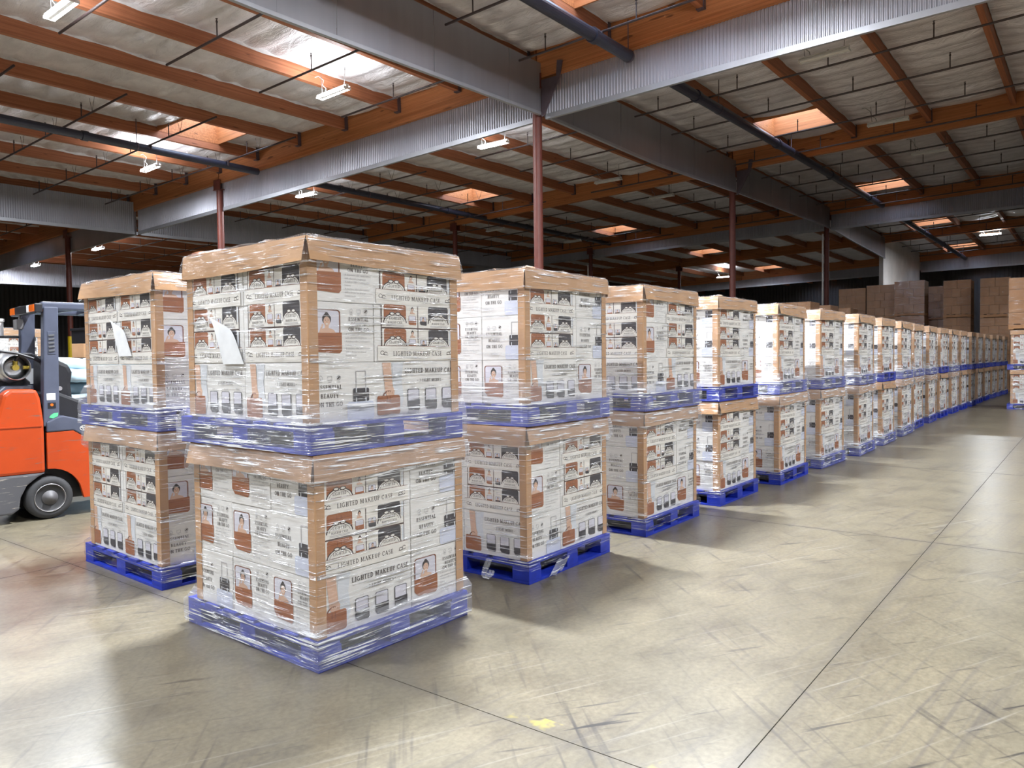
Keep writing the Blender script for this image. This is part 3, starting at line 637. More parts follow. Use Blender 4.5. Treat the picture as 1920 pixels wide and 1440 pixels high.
        s.poly([q(.45, .455), q(.56, .455), q(.53, .41), q(.48, .41)], CR); s.line([q(.505, .58), q(.515, .51)], .01 * w, LD); s.layer()
        s.line([q(.24, .1), q(.34, .42)], .07 * w, SK); s.layer()
    def _icons(s, cx, cy, g, k=1.0):
        for i in (-1, 0, 1):
            x = cx + i * g
            if i == -1: s.line([(x - .009*k, cy - .011*k), (x - .009*k, cy + .003*k), (x, cy + .012*k), (x + .009*k, cy + .003*k), (x + .009*k, cy - .011*k), (x - .009*k, cy - .011*k)], .0016 * k, GR); s.line([(x, cy - .011*k), (x, cy - .002*k)], .004 * k, GR)
            if i == 0: s.line([(x - .011*k, cy - .009*k), (x - .011*k, cy + .009*k), (x - .004*k, cy + .006*k), (x + .004*k, cy + .009*k), (x + .011*k, cy + .006*k), (x + .011*k, cy - .011*k), (x + .004*k, cy - .008*k), (x - .004*k, cy - .011*k), (x - .011*k, cy - .009*k)], .0016 * k, GR)
            if i == 1: s.arc(x, cy, .010*k, .010*k, 0, 360, .002*k, GR, 14); s.line([(x - .008*k, cy - .005*k), (x + .008*k, cy + .006*k)], .005 * k, T_); s.line([(x - .002*k, cy + .007*k), (x + .003*k, cy - .006*k)], .003 * k, T_)
            s.line([(x - .008*k, cy - .018*k), (x + .008*k, cy - .018*k)], .0018 * k, GR)
        s.layer()
    def _case(s, x0, y0, w, h, base, face=False, flip=False):
        # open case: mirror lid above a chamfered base
        yb = y0 + h * 0.46
        s.rrect(x0, yb - h * .06, x0 + w * .96, y0 + h, w * .10, LD if base == LE else CH); s.layer()
        s.rrect(x0 + w * .05, yb - h * .04, x0 + w * .91, y0 + h * .975, w * .08, MI); s.layer()
        if face: s.portrait(x0 + w * .08, yb, x0 + w * .9, y0 + h * .94)
        s.poly([(x0, yb), (x0, y0 + h * .16), (x0 + w * .16, y0 + h * .03), (x0 + w * .92, y0), (x0 + w, y0 + h * .06), (x0 + w, yb + h * .02)] if not flip else
               [(x0, yb + h * .02), (x0, y0 + h * .05), (x0 + w * .06, y0), (x0 + w * .72, y0 + h * .02), (x0 + w, y0 + h * .16), (x0 + w, yb)], base); s.layer()
    def _keep(s, fn, *a, **k):
        l = s.l; fn(*a, **k); s.l = l
    def bow(s, *a, **k): s._keep(s._bow, *a, **k)
    def curl(s, *a, **k): s._keep(s._curl, *a, **k)
    def portrait(s, *a, **k): s._keep(s._portrait, *a, **k)
    def icons(s, *a, **k): s._keep(s._icons, *a, **k)
    def case(s, *a, **k): s._keep(s._case, *a, **k)
    def mesh(s, name): return s.mb.mesh(name, INK)
_fc = {}
def font(body):
    if body not in _fc:
        cu = bpy.data.curves.new('tmp_text', 'FONT'); cu.body = body; cu.resolution_u = 1
        o = bpy.data.objects.new('tmp_text', cu); COL.objects.link(o); dg = bpy.context.evaluated_depsgraph_get(); me = o.evaluated_get(dg).to_mesh()
        vs = [tuple(v.co) for v in me.vertices]; _fc[body] = [(vs, tuple(p.vertices)) for p in me.polygons]
        o.evaluated_get(dg).to_mesh_clear(); bpy.data.objects.remove(o); bpy.data.curves.remove(cu)
    return _fc[body]
HC = 0.298
def product(a, x0, y0, w, h, dark, vis):
    """one retail box in the display window, lowest part hidden behind the banner"""
    l0 = a.l; a.rect(x0, y0, x0 + w, y0 + h, CR); a.layer()
    c, bx = (CH, x0 + w * .30) if dark else (LE, x0 + w * .05)
    bw = w * .62
    a.rrect(bx, y0 + h * .28, bx + bw, y0 + h * 1.0, w * .05, c); a.layer()
    if not dark:
        for i in range(2): a.line([(bx + bw * (.40 + .16 * i), y0 + h * .72), (bx + bw * (.40 + .16 * i), y0 + h * .92)], w * .012, LD)
        a.line([(bx, y0 + h * .80), (bx + bw, y0 + h * .80)], w * .01, LD)
    cx = bx + bw * .5
    a.ell(cx, y0 + h * .20, bw * .53, h * .43, T_, 0, 180, 16); a.layer(); a.ell(cx, y0 + h * .18, bw * .49, h * .41, CR, 0, 180, 16); a.layer()
    for sg in (-1, 1): a.ell(cx + sg * bw * .13, y0 + h * .60, bw * .13, h * .085, T_, n=10)
    a.layer()
    for sg in (-1, 1): a.ell(cx + sg * bw * .13, y0 + h * .60, bw * .085, h * .05, CR, n=10)
    a.layer(); a.arc(cx, y0 + h * .2, bw * .42, h * .34, 10, 170, h * .02, T_, 8)
    a.text('LIGHTED', cx, y0 + h * .34, h * .10, T_, bw * .55)
    a.text('MAKEUP CASE', cx, y0 + h * .17, h * .085, T_, bw * .66)
    for i in range(2): a.line([(cx - bw * .4, y0 + h * (.11 - .05 * i)), (cx + bw * .4, y0 + h * (.11 - .05 * i))], h * .018, GR)
    a.layer()
    if dark:
        a.case(x0 + w * .05, y0 + h * .12, w * .20, h * .40, CH, True); a.rect(x0 + w * .94, y0 + h * .3, x0 + w, y0 + h * .95, PA)
    else:
        a.portrait(x0 + w * .74, y0 + h * .62, x0 + w * .96, y0 + h * .95, MI); a.case(x0 + w * .74, y0 + h * .12, w * .22, h * .42, LE)
    a.l = l0
def art_display():
    a = Art(); W = 0.6
    a.rect(0.045, 0.075, 0.555, HC, RE); a.layer()
    for r in range(2):
        y = 0.055 + 0.128 * r
        product(a, 0.052, y, 0.246, 0.120, False, r); product(a, 0.304, y, 0.246, 0.120, True, r)
    a.l = 14; a.rect(0.02, 0.006, W - 0.02, 0.083, CR); a.layer(); a.line([(0.02, 0.083), (W - 0.02, 0.083)], 0.0022, LD); a.layer()
    a.text('LIGHTED MAKEUP CASE', W / 2, 0.031, 0.027, T_, 0.355)
    a.curl(0.050, 0.047, 0.85, 1); a.curl(W - 0.050, 0.047, 0.85, -1)
    return a.mesh('printed_face')
def art_hand():
    a = Art(); W = 0.6
    a.poly([(0.12, 0.293), (0.20, 0.293), (0.185, 0.20), (0.20, 0.10), (0.17, 0.03), (0.13, 0.03)], PA); a.layer()
    a.poly([(0.055, 0.293), (0.112, 0.293), (0.118, 0.22), (0.124, 0.165), (0.136, 0.145), (0.132, 0.118), (0.085, 0.115), (0.072, 0.14), (0.066, 0.20)], SK); a.layer()
    a.arc(0.095, 0.112, 0.036, 0.03, 0, 180, 0.008, LD); a.layer()
    for i in range(4): a.rrect(0.083 + i * 0.0125, 0.112, 0.094 + i * 0.0125, 0.142, 0.005, SK); a.layer()
    a.rrect(0.018, 0.018, 0.172, 0.120, 0.014, LE); a.layer(); a.line([(0.018, 0.092), (0.172, 0.092)], 0.002, LD)
    for x in (0.085, 0.105): a.line([(x, 0.082), (x, 0.116)], 0.004, LD)
    a.layer()
    a.text('LIGHTED MAKEUP CASE', 0.395, 0.236, 0.03, T_, 0.375)
    a.small('REMOVABLE LIGHTED MIRROR + CUSTOM STORAGE + LIGHTED INTERIOR', 0.212, 0.219, 0.0105, GR); a.layer()
    a.text('+ 3 LIGHT MODES +', 0.395, 0.185, 0.017, T_, 0.2)
    for i, n in enumerate(('Cool', 'Neutral', 'Warm')):
        x = 0.225 + 0.128 * i; a.case(x, 0.03, 0.088, 0.118, CH); a.small(n, x + 0.028, 0.157, 0.013, GR)
    return a.mesh('printed_face')
BUL = ('• A detachable LED vanity mirror', '  with adjustable brightness', '• A built-in USB-C rechargeable', '  battery', '• A machine, adjustable interior', '  with a divider for all your', '  beauty needs')
def art_mirror():
    a = Art()
    a.case(0.018, 0.045, 0.172, 0.215, LE, True)
    a.l = 6; a.line([(0.02, 0.125), (0.188, 0.128)], 0.002, LD); a.l = 2
    a.icons(0.295, 0.258, 0.045, 1.0)
    for t, y in (('ESSENTIAL', 0.208), ('BEAUTY', 0.182), ('ON THE GO', 0.156)): a.text(t, 0.295, y, 0.018)
    for i, b in enumerate(BUL): a.small(b, 0.205, 0.136 - 0.0175 * i, 0.0125, GR)
    return a.mesh('printed_face')
def art_trolley():
    a = Art()
    a.icons(0.115, 0.222, 0.052, 1.1)
    for t, y in (('ESSENTIAL', 0.166), ('BEAUTY', 0.124), ('ON THE GO', 0.082)): a.text(t, 0.115, y, 0.021)
    a.rrect(0.215, 0.004, 0.384, 0.098, 0.016, LU); a.layer(); a.line([(0.235, 0.01), (0.235, 0.09)], 0.002, PA); a.line([(0.362, 0.01), (0.362, 0.09)], 0.002, PA)
    a.line([(0.272, 0.086), (0.272, 0.252), (0.332, 0.252), (0.332, 0.086)], 0.004, GR); a.layer()
    a.rrect(0.252, 0.098, 0.352, 0.166, 0.008, CH); a.layer(); a.line([(0.252, 0.130), (0.352, 0.130)], 0.003, GR)
    for x in (0.272, 0.332): a.line([(x, 0.092), (x, 0.118)], 0.006, PA); a.line([(x, 0.145), (x, 0.17)], 0.006, PA)
    return a.mesh('printed_face')
F1, F2, F3, F4 = art_display(), art_hand(), art_mirror(), art_trolley()

# ================================================================== WRAPPED PALLET LOADS
PX, PY, UNIT = 1.06, 1.22, 1.05           # pallet plan, height of one loaded pallet
CX0, CY0, LX, EX, LYW, EYW = 0.02, 0.03, 0.625, 0.405, 0.555, 0.37
def cbox(w, d): return MB().box(0.0015, 0.0015, 0.001, w - 0.0015, d - 0.0015, HC - 0.001).mesh('carton', [M['carton']], bevel=0.003)
C_P3, C_P2, C_Q2, C_Q3 = cbox(LX, EYW), cbox(EX, LYW), cbox(EX, LYW), cbox(LX, EYW)
def face_left(x, y1, z, sx): return Matrix(((0, 0, -1, x - 0.0004), (-sx, 0, 0, y1), (0, 1, 0, z), (0, 0, 0, 1)))
def face_right(x, y, z, sx): return Matrix(((sx, 0, 0, x), (0, 0, -1, y - 0.0004), (0, 1, 0, z), (0, 0, 0, 1)))
def layer_plan(kind, row):
    """(mesh, x, y, wx, wy, left art, right art) for the five cartons of a layer"""
    r = []
    if kind == 'P':
        for j in range(3):
            la = (F4 if j == 2 else F3) if row == 0 else (F4 if j == 0 else F3)
            r.append((C_P3, CX0, CY0 + EYW * j, LX, EYW, la, (F2 if row == 0 else F1) if j == 0 else None))
        for j in range(2): r.append((C_P2, CX0 + LX, CY0 + LYW * j, EX, LYW, None, (F3 if row == 0 else F4) if j == 0 else None))
    else:
        for j in range(2): r.append((C_Q2, CX0, CY0 + LYW * j, EX, LYW, F2 if row == 0 else F1, (F4 if row == 0 else F3) if j == 0 else None))
        for j in range(3): r.append((C_Q3, CX0 + EX, CY0 + EYW * j, LX, EYW, None, (F2 if row == 0 else F1) if j == 0 else None))
    return r
# pallet pieces
B_TOP = MB().box(0, 0, 0, PX, 0.125, 0.018).mesh('deck_board', [M['blue']], bevel=0.002)
B_STR = MB().box(0, 0, 0, 0.13, PY, 0.020).mesh('stringer_board', [M['blue']], bevel=0.002)
B_BLK = MB().box(0, 0, 0, 0.14, 0.14, 0.088).mesh('block', [M['blue']], bevel=0.003)
B_BOTY = MB().box(0, 0, 0, 0.13, PY, 0.019).mesh('bottom_board', [M['blue']], bevel=0.002)
B_BOTX = MB().box(0.13, 0, 0, PX - 0.13, 0.125, 0.019).mesh('bottom_board', [M['blue']], bevel=0.002)
def pallet_pieces():
    L = []
    for i in range(7): L.append(('deck_board', B_TOP, (0, i * (PY - 0.125) / 6, 0.127)))
    for i in range(3): L.append(('stringer_board', B_STR, (i * (PX - 0.13) / 2, 0, 0.107)))
    for i in range(3):
        for j in range(3): L.append(('block', B_BLK, (i * (PX - 0.14) / 2, j * (PY - 0.14) / 2, 0.019)))
    for i in range(3): L.append(('bottom_board', B_BOTY, (i * (PX - 0.13) / 2, 0, 0)))
    for i in range(2): L.append(('bottom_board', B_BOTX, (0, i * (PY - 0.125), 0)))
    return L
PIECES = pallet_pieces()
def join_pieces(L, name, mat):
    mb = MB()
    for _, me, (x, y, z) in L:
        n = len(mb.v); mb.v += [(v.co.x + x, v.co.y + y, v.co.z + z) for v in me.vertices]
        for p in me.polygons: mb.f.append(tuple(n + i for i in p.vertices)); mb.m.append(0)
    return mb.mesh(name, [mat])
PALLET_ONE = join_pieces(PIECES, 'pallet', M['blue'])
ZC = 0.145; ZT = ZC + 3 * HC
cx1, cy1 = CX0 + LX + EX, CY0 + 3 * EYW
CORNER = []
for (x, y, sx, sy) in ((CX0, CY0, 1, 1), (cx1, CY0, -1, 1), (CX0, cy1, 1, -1), (cx1, cy1, -1, -1)):
    t = 0.005; w = 0.052
    mb = MB(); xa, xb = sorted((x - sx * t, x + sx * w)); ya, yb = sorted((y - sy * t, y)); mb.box(xa, ya, ZC + 0.004, xb, yb, ZT - 0.02)
    xa, xb = sorted((x - sx * t, x)); ya, yb = sorted((y, y + sy * w)); mb.box(xa, ya, ZC + 0.004, xb, yb, ZT - 0.02)
    CORNER.append(mb.mesh('corner_board', [M['kraft']]))
def cap_mesh(seed):
    rnd = random.Random(seed); mb = MB(); o = 0.016; fl_ = 0.028; d = 0.125
    x0, x1, y0, y1 = CX0 - o, cx1 + o, CY0 - o, cy1 + o; zt = ZT + 0.008
    n = 10
    def bulge(a): return 0.02 * math.sin(math.pi * a)
    mb.grid(lambda a, b: (x0 + (x1 - x0) * a, y0 + (y1 - y0) * b, zt + 0.008 * math.sin(math.pi * a) * math.sin(math.pi * b)), 6, 6)
    ph = [rnd.uniform(0, 6) for _ in range(4)]
    def flap(pa, pb, nx, ny, q):
        def fn(a, b):
            s = 0.007 * math.sin(5 * a + ph[q]) * b + 0.006 * math.sin(11 * a + ph[q]) * b
            out = fl_ * (b ** 0.7) * (0.7 + 0.3 * math.cos(2 * math.pi * a)) * 0.6 + s
            return (pa[0] + (pb[0] - pa[0]) * a + nx * out, pa[1] + (pb[1] - pa[1]) * a + ny * out, zt - d * b + 0.010 * math.sin(3.1 * a + ph[q]) * b)
        mb.grid(fn, n, 3)
    flap((x0, y0), (x1, y0), 0, -1, 0); flap((x1, y0), (x1, y1), 1, 0, 1); flap((x1, y1), (x0, y1), 0, 1, 2); flap((x0, y1), (x0, y0), -1, 0, 3)
    return mb.mesh('cardboard_cap', [M['kraft']], False)
CAPS = [cap_mesh(k) for k in range(4)]
def film_mesh(seed, zb=0.012, top=True, mat='film'):
    rnd = random.Random(seed); ns = 14; nc = 4
    lev = [(zb, 0.010, 'p'), (0.05, 0.012, 'p'), (0.10, 0.011, 'p'), (0.142, 0.012, 'p'), (0.165, 0.03, 'm'), (0.20, 0.018, 'c'), (0.30, 0.010, 'c'), (0.50, 0.009, 'c'), (0.70, 0.009, 'c'), (0.85, 0.010, 'c'),
           (ZT - 0.145, 0.018, 'c'), (ZT - 0.115, 0.040, 'c'), (ZT - 0.06, 0.036, 'c'), (ZT + 0.004, 0.022, 'c'), (ZT + 0.018, 0.010, 'c'), (ZT + 0.020, -0.10, 'c')]
    lev = [l for l in lev if l[0] >= zb - 1e-6]
    if not top: lev = lev[:-1]
    def per(x0, y0, x1, y1, r):
        P = []
        for (ax, ay), (bx, by), c, a0 in (((x0 + r, y0), (x1 - r, y0), (x1 - r, y0 + r), -90), ((x1, y0 + r), (x1, y1 - r), (x1 - r, y1 - r), 0), ((x1 - r, y1), (x0 + r, y1), (x0 + r, y1 - r), 90), ((x0, y1 - r), (x0, y0 + r), (x0 + r, y0 + r), 180)):
            for i in range(ns): t = i / ns; P.append((ax + (bx - ax) * t, ay + (by - ay) * t))
            for i in range(nc): a = math.radians(a0 + 90 * i / nc); P.append((c[0] + r * math.cos(a), c[1] + r * math.sin(a)))
        return P
    mb = MB(); rings = []
    for z, off, k in lev:
        if k == 'p': b = (0, 0, PX, PY)
        elif k == 'c': b = (CX0, CY0, cx1, cy1)
        else: b = ((CX0) / 2, (CY0) / 2, (cx1 + PX) / 2, (cy1 + PY) / 2)
        P = per(b[0] - off, b[1] - off, b[2] + off, b[3] + off, 0.02)
        cxm, cym = (b[0] + b[2]) / 2, (b[1] + b[3]) / 2; ring = []
        for i, (x, y) in enumerate(P):
            j = rnd.uniform(-0.0035, 0.0045); dx, dy = x - cxm, y - cym; L = math.hypot(dx, dy)
            zz = z + (rnd.uniform(-0.006, 0.006) if z > zb + 0.01 else (rnd.uniform(-0.004, 0.02) if zb > 0.03 else 0))
            ring.append((x + dx / L * j, y + dy / L * j, zz))
        rings.append(ring)
    n = len(rings[0]); mb.v = [p for r in rings for p in r]
    for q in range(len(rings) - 1):
        for i in range(n):
            j = (i + 1) % n; mb.f.append((q*n + i, q*n + j, (q+1)*n + j, (q+1)*n + i)); mb.m.append(0)
    return mb.mesh('stretch_film', [M[mat]], True)
FILMS = [film_mesh(1), film_mesh(2), film_mesh(3, 0.05), film_mesh(4, 0.085), film_mesh(5, 0.01)]
def slip_mesh(seed):
    mb = MB()
    def fn(a, b):   # local: hangs on the left face, y towards the far side
        t = b; yy = 0.10 * a - 0.16 * (1 - t) ** 1.8 + 0.02; return (-0.012 - 0.004 * math.sin(3 * t), -yy + 0.0, -0.26 * t + 0.03 * math.sin(1.5 * t))
    mb.grid(lambda a, b: (-0.009 - 0.004 * math.sin(3 * b), -(0.20 * a + 0.16 * b ** 0.55), 0.05 - 0.27 * b - 0.07 * a * (1 - b)), 6, 10)
    return mb.mesh('packing_slip', [M['paper']], True)
SLIP = slip_mesh(1)
def band_mesh(seed, z0, z1, low):
    '''several extra turns of film: over the lower cap and the upper pallet, or round the bottom pallet'''
    rnd = random.Random(seed); mb = MB(); rings = []; n = 16
    prof = {'cap': [(z0, .022, 'c'), (z0 + .04, .046, 'c'), (z0 + .11, .042, 'c'), (z1, .030, 'c')], 'mid': [(0.004, .019, 'p'), (0.07, .020, 'p'), (0.135, .020, 'p'), (z1 - .07, .036, 'c'), (z1, .016, 'c')], 'low': [(0.012, .016, 'p'), (0.06, .018, 'p'), (0.138, .018, 'p'), (0.17, .04, 'c'), (z1, .016, 'c')]}[low]
    for z, off, k in prof:
        x0, y0, x1, y1 = (0, 0, PX, PY) if k == 'p' else (CX0, CY0, cx1, cy1)
        x0 -= off; y0 -= off; x1 += off; y1 += off; r = []
        for (ax, ay), (bx, by) in (((x0, y0), (x1, y0)), ((x1, y0), (x1, y1)), ((x1, y1), (x0, y1)), ((x0, y1), (x0, y0))):
            for i in range(n): t = i / n; r.append((ax + (bx - ax) * t + rnd.uniform(-.003, .003), ay + (by - ay) * t + rnd.uniform(-.003, .003), z + rnd.uniform(-.008, .008) * (0 if z < .02 else 1)))
        rings.append(r)
    m_ = len(rings[0]); mb.v = [p for r in rings for p in r]
    for q in range(len(rings) - 1):
        for i in range(m_): j = (i + 1) % m_; mb.f.append((q*m_ + i, q*m_ + j, (q+1)*m_ + j, (q+1)*m_ + i)); mb.m.append(0)
    return mb.mesh('film_band', [M['hazyfilm']], True)
BAND = [band_mesh(k, 0, 0.25 + .05 * k, 'mid') for k in range(2)]; BAND_LOW = band_mesh(9, 0, 0.22, 'low'); BAND_CAP = band_mesh(5, ZT - 0.17, ZT + 0.004, 'cap')
rndl = random.Random(21)
def load(label, u, v, z, kind, lod, seed, rot=0.0, film=0, slip=None, cat='pallet load', group='wrapped pallet loads in the long row', band=None):
    t = thing('wrapped_pallet_load', label, cat, (u, v, z), rot, group)
    if lod == 0:
        p = link('pallet', None, t)
        for nm, me, off in PIECES: link(nm, me, p, Matrix.Translation(off))
    else: link('pallet', PALLET_ONE, t)
    for row in range(3):
        for me, x, y, wx, wy, la, ra in layer_plan(kind, row):
            jx, jy = rndl.uniform(-0.0025, 0.0025), rndl.uniform(-0.0025, 0.0025)
            c = link('carton', me, t, Matrix.Translation((x + jx, y + jy, ZC + row * HC)))
            if la is not None: link('printed_face', la, c, face_left(0, wy, 0, wy / (0.6 if la in (F1, F2) else 0.39)))
            if ra is not None: link('printed_face', ra, c, face_right(0, 0, 0, wx / (0.6 if ra in (F1, F2) else 0.39)))
    for i, me in enumerate(CORNER):
        if lod < 2 or i < 3: link('corner_board', me, t)
    link('cardboard_cap', CAPS[seed % 4], t)
    link('stretch_film', FILMS[film], t)
    for bd in (band or ()): link('film_band', bd, t)
    if slip: link('packing_slip', SLIP, t, Matrix.Translation((CX0 - 0.003, slip[0], slip[1])))
    return t
POS = [(2.26, 2.94), (3.99, 2.96), (5.63, 2.96), (7.20, 2.96), (8.78, 2.88), (10.34, 2.86), (11.92, 2.76), (13.52, 2.77), (15.20, 2.79), (16.79, 2.86), (18.38, 2.85), (19.97, 2.87), (21.55, 2.84), (23.10, 2.82), (24.72, 2.78), (26.3, 2.79), (27.9, 2.77), (29.5, 2.72), (31.0, 2.67), (32.5, 2.62)]
LOWK = 'PQPPPPPPPQPPPPPPPPPP'; UPK = 'QPQPPPPPPPPQPPPPPPPP'
WRAP = (0, 1, 2, 4, 5, 6, 8, 9, 10, 12)
LOWF = [0, 3, 2, 3, 2, 3, 3, 1, 1, 0]; 
for i, (u, v) in enumerate(POS):
    lod = 0 if i < 4 else (1 if i < 10 else (2 if i < 14 else 3))
    r = [-1.2, 0.3, -0.2, -0.2, 0.1, -2.0, 0.8][i] if i < 7 else rndl.uniform(-1, 1); r = math.radians(r)
    where = 'front' if i == 0 else '%s' % ORD[i]
    load('lower wrapped white carton load on blue pallet, %s stack of the long row' % where, u, v, 0, LOWK[i], lod, i, r, LOWF[i % 10], None, band=([BAND_LOW] if i in (0, 5, 6, 7, 8) else []) + ([BAND_CAP] if i in WRAP else []))
    load('upper wrapped white carton load on blue pallet, %s stack of the long row' % where, u + rndl.uniform(-.012, .012), v + rndl.uniform(-.012, .012), UNIT, UPK[i], lod, i + 3, r + math.radians(rndl.uniform(-.4, .4)), (i + 1) % 2, (0.93, 0.66) if i == 0 else None, band=[BAND[i % 2]] if i in WRAP else None)
# the stack beside the forklift
load('lower wrapped carton load on a blue pallet in the stack beside the forklift', 2.49, 4.86, 0, 'Q', 0, 2, math.radians(-2.0), 2, None, group='loads beside the forklift', band=[BAND_CAP])
load('upper wrapped carton load with a white slip, in the stack beside the forklift', 2.49, 4.86, UNIT, 'Q', 0, 1, math.radians(-2.0), 1, (0.72, 0.72), group='loads beside the forklift', band=[BAND[1]])
# film ends hanging from the second stack
def tail(lab, pts, w):
    mb = MB(); n = len(pts) - 1
    for (a, b) in zip(pts, pts[1:]):
        for k in range(3):
            o0, o1 = (k - 1.5) * w / 3, (k - 0.5) * w / 3; d = 0.006 * (k % 2)
            mb.face([(a[0] + d, a[1] + o0, a[2]), (a[0] - d, a[1] + o1, a[2] + .005), (b[0] - d, b[1] + o1, b[2] + .005), (b[0] + d, b[1] + o0, b[2])])
    return mb.mesh('film_tail', [M['filmbunch']], True)
for nm, pts, w in (('loop', [(3.965, 3.28, .13), (3.95, 3.30, .07), (3.93, 3.30, .02), (3.91, 3.27, .012), (3.93, 3.24, .04), (3.955, 3.25, .06)], .05),):
    o = link('film_tail', tail(nm, pts, w)); tag(o, 'loose twisted loop of stretch film hanging off the second pallet', 'film')
o = link('film_tail', MB().grid(lambda a, b: (4.30 + .16 * a - .10 * b, 2.945 - .012 * math.sin(6 * a) * b, 0.10 - 0.09 * b + .01 * math.sin(9 * a)), 6, 4).mesh('film_tail', [M['filmbunch']], True)); tag(o, 'torn sheet of stretch film hanging over the front of the second pallet', 'film')
#SECTION_BACKGROUND
# ================================================================== BACKGROUND STACKS
def brown_load(lab, u, v, z, wx, wy, h, nz, rot=0.0, group='brown carton loads at the far end', pallet=True):
    t = thing('wrapped_carton_load', lab, 'pallet load', (u, v, z), rot, group)
    z0 = 0.14
    if pallet:
        mb = MB()
        for k in range(5): mb.box(0, k * (wy - .12) / 4, .12, wx, k * (wy - .12) / 4 + .12, .14)
        for i in range(3):
            mb.box(i * (wx - .1) / 2, 0, .02, i * (wx - .1) / 2 + .1, wy, .12)
        mb.box(0, 0, 0, wx, .12, .02).box(0, wy - .12, 0, wx, wy, .02)
        link('pallet', mb.mesh('pallet', [M['kraft_d']]), t)
    hc = (h - z0) / nz
    for r in range(nz):
        sp = (0.5,) if r % 2 else (0.36, 0.70)
        ys = [0] + [s * wy for s in sp] + [wy]; xs = [0, wx * (.5 if r % 2 else .42), wx]
        for a, b in zip(ys, ys[1:]):
            for c, d in zip(xs, xs[1:]):
                link('carton', MB().box(c + .004, a + .004, z0 + r * hc + .003, d - .004, b - .004, z0 + (r + 1) * hc - .003).mesh('carton', [M['kraft_d']], bevel=.006), t)
    o = 0.012; n = 10; mb = MB(); rnd = random.Random(int(u * 10 + v * 100))
    def wall(pa, pb): mb.grid(lambda a, b: (pa[0] + (pb[0] - pa[0]) * a + rnd.uniform(-.006, .006), pa[1] + (pb[1] - pa[1]) * a + rnd.uniform(-.006, .006), .1 + (h + .01 - .1) * b), 8, 10)
    wall((-o, -o), (wx + o, -o)); wall((wx + o, -o), (wx + o, wy + o)); wall((wx + o, wy + o), (-o, wy + o)); wall((-o, wy + o), (-o, -o))
    link('stretch_film', mb.mesh('stretch_film', [M['thinfilm']], True), t)
    return t
far_rows = [(38.0, 8.55, 4.60, 1.18), (38.0, 7.32, 4.68, 1.18), (37.6, 6.05, 4.75, 1.2), (39.6, 5.35, 4.6, 0.95), (36.4, 4.15, 4.55, 1.0), (35.2, 2.70, 4.45, 1.0)]
nm = ['leftmost', 'second from left', 'third from left', 'fourth from left, set back', 'fifth from left, tall', 'rightmost, tall']
for i, (u, v, zt, wy) in enumerate(far_rows):
    h3 = 1.55; hl = (zt - h3) / 2
    brown_load('brown carton load on top of the far stacks, %s' % nm[i], u, v, 2 * hl, 1.05, wy, h3, 4, math.radians(random.uniform(-1, 1)))
    brown_load('middle carton load under the far brown top load, %s' % nm[i], u, v, hl, 1.05, wy, hl - .01, 4)
    brown_load('bottom carton load of the far brown stack, %s' % nm[i], u, v, 0, 1.05, wy, hl - .01, 4)
# stack at the right edge across the aisle
load('lower white carton load at the right edge of the picture across the aisle', 24.05, 0.68, 0, 'Q', 1, 1, 0, 0, None, group='stack across the aisle')
load('upper white carton load at the right edge of the picture across the aisle', 24.05, 0.68, UNIT, 'Q', 1, 2, 0, 0, None, group='stack across the aisle')
brown_load('brown wrapped carton load on top of the white stack at the right edge', 24.05, 0.68, 2 * UNIT + .02, 1.05, 1.2, 1.36, 4)
# peeks behind the row
for i, (u, v) in enumerate(((26.2, 7.6), (28.6, 7.6), (31.0, 7.5))):
    brown_load('brown carton load peeping over the fifth to seventh stacks, %s' % ('left one', 'middle one', 'right one')[i], u, v, 1.85, 1.05, 1.2, 1.45, 3)
    brown_load('lower load under the brown cartons behind the row, %s' % ('left one', 'middle one', 'right one')[i], u, v, 0, 1.05, 1.2, 1.84, 4)
# behind the forklift
def polar(az, D): return (D * math.cos(math.radians(az)), D * math.sin(math.radians(az)))
for k, z in enumerate((0, UNIT)):
    x, y = polar(69.9, 15.2); load('%s white carton load seen through the forklift cab' % ('lower', 'upper')[k], x - .92, y - .5, z, 'Q', 1, k, math.radians(20), 1, None, group='loads behind the forklift')
    x, y = polar(72.3, 16.9); load('%s white carton load at the left edge behind the gas cylinder' % ('lower', 'upper')[k], x - 1.95, y + .5, z, 'P', 1, k, math.radians(10), 1, None, group='loads behind the forklift')
def sack_mesh(seed):
    rnd = random.Random(seed); bm = bmesh.new(); bmesh.ops.create_uvsphere(bm, u_segments=20, v_segments=12, radius=1)
    ph = [rnd.uniform(0, 6) for _ in range(4)]
    for v in bm.verts:
        x, y, z = v.co; sx = math.copysign(abs(x) ** 0.45, x); sy = math.copysign(abs(y) ** 0.45, y)
        w = 0.035 * math.sin(7 * x + ph[0]) + 0.03 * math.sin(9 * y + ph[1] + 3 * x)
        v.co = (0.44 * sx, 0.29 * sy, 0.085 * math.copysign(abs(z) ** 0.7, z) * (1 + w * 3) + 0.02 * math.sin(4 * x + ph[2]))
    me = bpy.data.meshes.new('sack'); bm.to_mesh(me); bm.free(); me.materials.append(M['sack']); me.polygons.foreach_set('use_smooth', [True] * len(me.polygons)); return me
M['sack'] = paint('pale blue plastic sack', (0.42, 0.55, 0.62), 0.4, var=0.15, scale=5, bstr=0.6, bscale=14)
SACKS = [sack_mesh(k) for k in range(4)]
bx, by = polar(67.3, 11.8); q = 0
pal = link('pallet', PALLET_ONE, None, None, (bx - .6, by - .6, 0), math.radians(8)); tag(pal, 'blue pallet under the pale plastic sacks', 'pallet')
